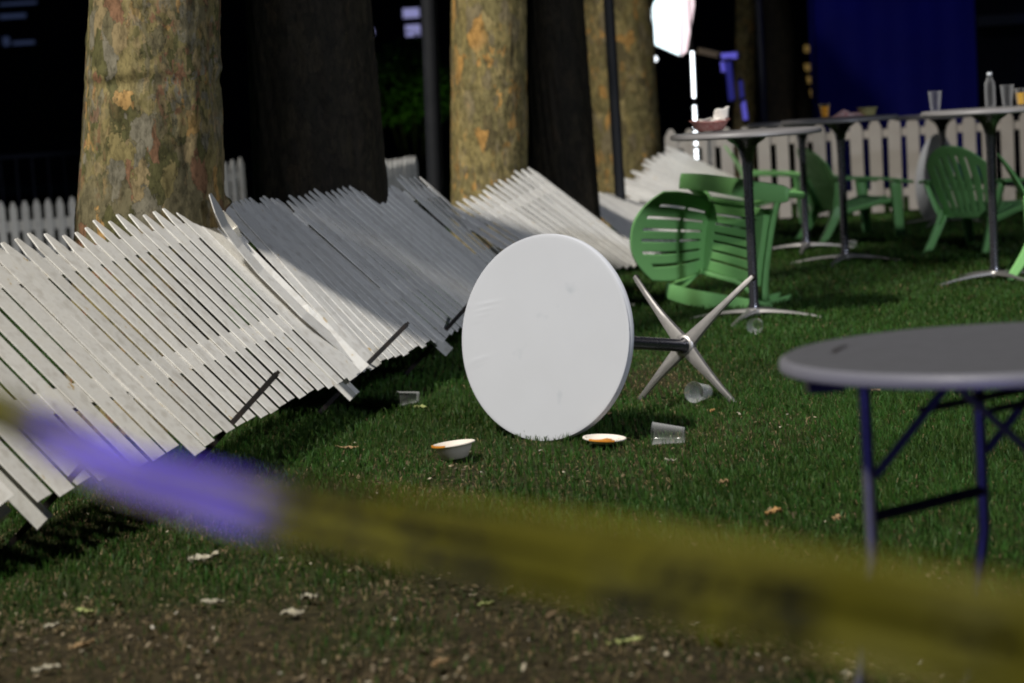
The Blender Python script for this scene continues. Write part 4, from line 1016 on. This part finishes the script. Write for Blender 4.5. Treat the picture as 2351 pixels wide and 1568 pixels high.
# blue booth
a_, b_ = atd(1880, 262, 24.5), atd(2246, 262, 24.5); root = empty('tarpaulin_booth', ((a_.x + b_.x) / 2, 24.75, 0)); tag(root, 'tall booth wrapped in plain blue tarpaulin behind the back fence', 'booth')
wd = b_.x - a_.x; mb = MB(); vs = []; fs = []; NN, MM = 60, 30
for face in range(4):
    base_i = len(vs)
    for i in range(NN + 1):
        for j in range(MM + 1):
            u, z = i / NN, j / MM * 3.4; rip = .007 * math.sin(u * 17 + z * .7) + .003 * math.sin(u * 41)
            if face == 0: p = (-wd / 2 + wd * u, -.25 + rip, z)
            elif face == 1: p = (wd / 2 + rip, -.25 + .5 * u, z)
            elif face == 2: p = (wd / 2 - wd * u, .25 + rip, z)
            else: p = (-wd / 2 + rip, .25 - .5 * u, z)
            vs.append(p)
    for i in range(NN):
        for j in range(MM): a = base_i + i * (MM + 1) + j; fs.append((a, a + 1, a + MM + 2, a + MM + 1))
mb.add(vs, fs); mb.build('tarpaulin', BLUET, root)
mb = MB(); mb.box((0, 0, 3.45), (wd + .1, .6, .12), taper=.9); mb.build('roof', BLUET, root, smooth=False)
for sx in (-1, 1):
    mb = MB(); mb.tube([(sx * (wd / 2 - .03), -.2, 0), (sx * (wd / 2 - .03), -.2, 3.4)], .025, 10); mb.build('frame_pole', DARKM, root)
# dark shed with a pale gutter right of the booth
a_ = atd(2252, 262, 27.0); root = empty('park_shed', (a_.x + 1.6, 28.2, 0)); tag(root, 'dark shed with a pale gutter line at the upper right corner', 'shed')
SH = mat('dark_blue_cladding', (.012, .014, .035), .7, noise=(3, .3, (.02, .02, .04)), bump=(6, .5)); GUT = mat('pale_gutter', (.10, .11, .16), .5)
mb = MB(); mb.box((0, 0, 1.3), (3.2, 2.2, 2.6)); mb.build('wall', SH, root, smooth=False)
mb = MB(); mb.box((0, -1.18, 1.93), (3.2, .12, .13)); mb.build('gutter', GUT, root, smooth=False)
mb = MB(); mb.box((0, 0, 2.68), (3.5, 2.6, .14), taper=.85); mb.build('roof', SH, root, smooth=False)
mb = MB(); mb.box((-.6, -1.12, .95), (.85, .04, 1.9)); dr = mb.build('door', POLE, root, smooth=False)
# far building with lit windows
root = empty('far_building', (-4, 52, 0)); tag(root, 'dark far building with a few lit windows behind the trees', 'building')
BW = mat('dark_brick', (.012, .011, .012), .85, noise=(2, .3, (.018, .015, .014)), bump=(12, .5))
mb = MB(); mb.box((4, 3, 5), (46, 6, 10)); mb.build('wall', BW, root, smooth=False)
mb = MB(); mb.box((4, 3, 10.15), (46.6, 6.6, .3)); mb.build('cornice', BW, root, smooth=False)
WW = emit('cold_window', (.42, .42, .80), .55); WY = emit('warm_window', (.95, .62, .18), .12); WB = emit('dim_blue_glow', (.10, .14, .30), .16)
FR = mat('window_frame', (.02, .02, .022), .6)
def window(x0, y0, x1, y1, m, Y=51.95):
    a, b = atd(x0, y1, Y), atd(x1, y0, Y); O = root.location; c = (a + b) / 2 - O; w_, h_ = abs(b.x - a.x), abs(b.z - a.z)
    mb = MB()
    for dx, dz, ww, hh in ((-w_ / 2 - .03, 0, .06, h_ + .12), (w_ / 2 + .03, 0, .06, h_ + .12), (0, h_ / 2 + .03, w_, .06), (0, -h_ / 2 - .03, w_, .06)): mb.box(c + Vector((dx, 0, dz)), (ww, .10, hh))
    f = mb.build('window', FR, root, smooth=False)
    mb = MB(); mb.box(c, (w_, .03, h_)); mb.build('pane', m, f, smooth=False)
window(926, 18, 962, 42, WW); window(932, 56, 964, 84, WW); window(850, 66, 858, 80, WW)
for y in (102, 145, 174, 205): window(1846, y, 1884, y + 18, WY)
window(0, 30, 60, 44, WB); window(8, 84, 22, 106, WB); window(30, 92, 80, 104, WB)  # glowing panes stand in for bluish vehicle-like shapes at far left
window(0, 2, 85, 14, WB)
# lit shrub between the pole and the trunks
root = empty('shrub', tuple(at(985, 330, 0)) if False else (-1.22, 30.0, 0)); tag(root, 'green shrub caught by light between the pole and the ochre trunk', 'shrub')
mb = MB()
for k in range(9):
    a = k * .7; mb.tube([(0, 0, 0), (.18 * math.cos(a), .18 * math.sin(a), .7), (.4 * math.cos(a), .4 * math.sin(a), 1.5)], [.03, .02, .008], 7)
mb.build('stem', BARK_D, root)
cr_ = leaf_cards('foliage', (0.0, 0, 1.55), .75, 3200, .045, root, attr_mat('shrub_leaves', .6, .2, True), squash=.85)
# low dark barrier at the left behind the fence
root = empty('steel_barrier', (-6.0, 27.0, 0)); tag(root, 'low dark steel barrier far behind the left picket fence', 'barrier')
BARm = mat('blue_grey_steel', (.022, .026, .045), .5, .4, noise=(6, .3, (.04, .04, .06)))
mb = MB(); mb.box((0, 0, .98), (4.2, .06, .05)); mb.box((0, 0, .14), (4.2, .06, .05)); mb.build('rail', BARm, root, smooth=False)
for k in range(22):
    mb = MB(); mb.tube([(-2.1 + k * .2, 0, .0), (-2.1 + k * .2, 0, .97)], .012, 8); mb.build('bar', BARm, root)
mb = MB(); mb.box((1.2, .35, .55), (.7, .4, 1.1), taper=.92); mb.build('control_box', BARm, root, smooth=False)
for nm in ('backdrop',): pass
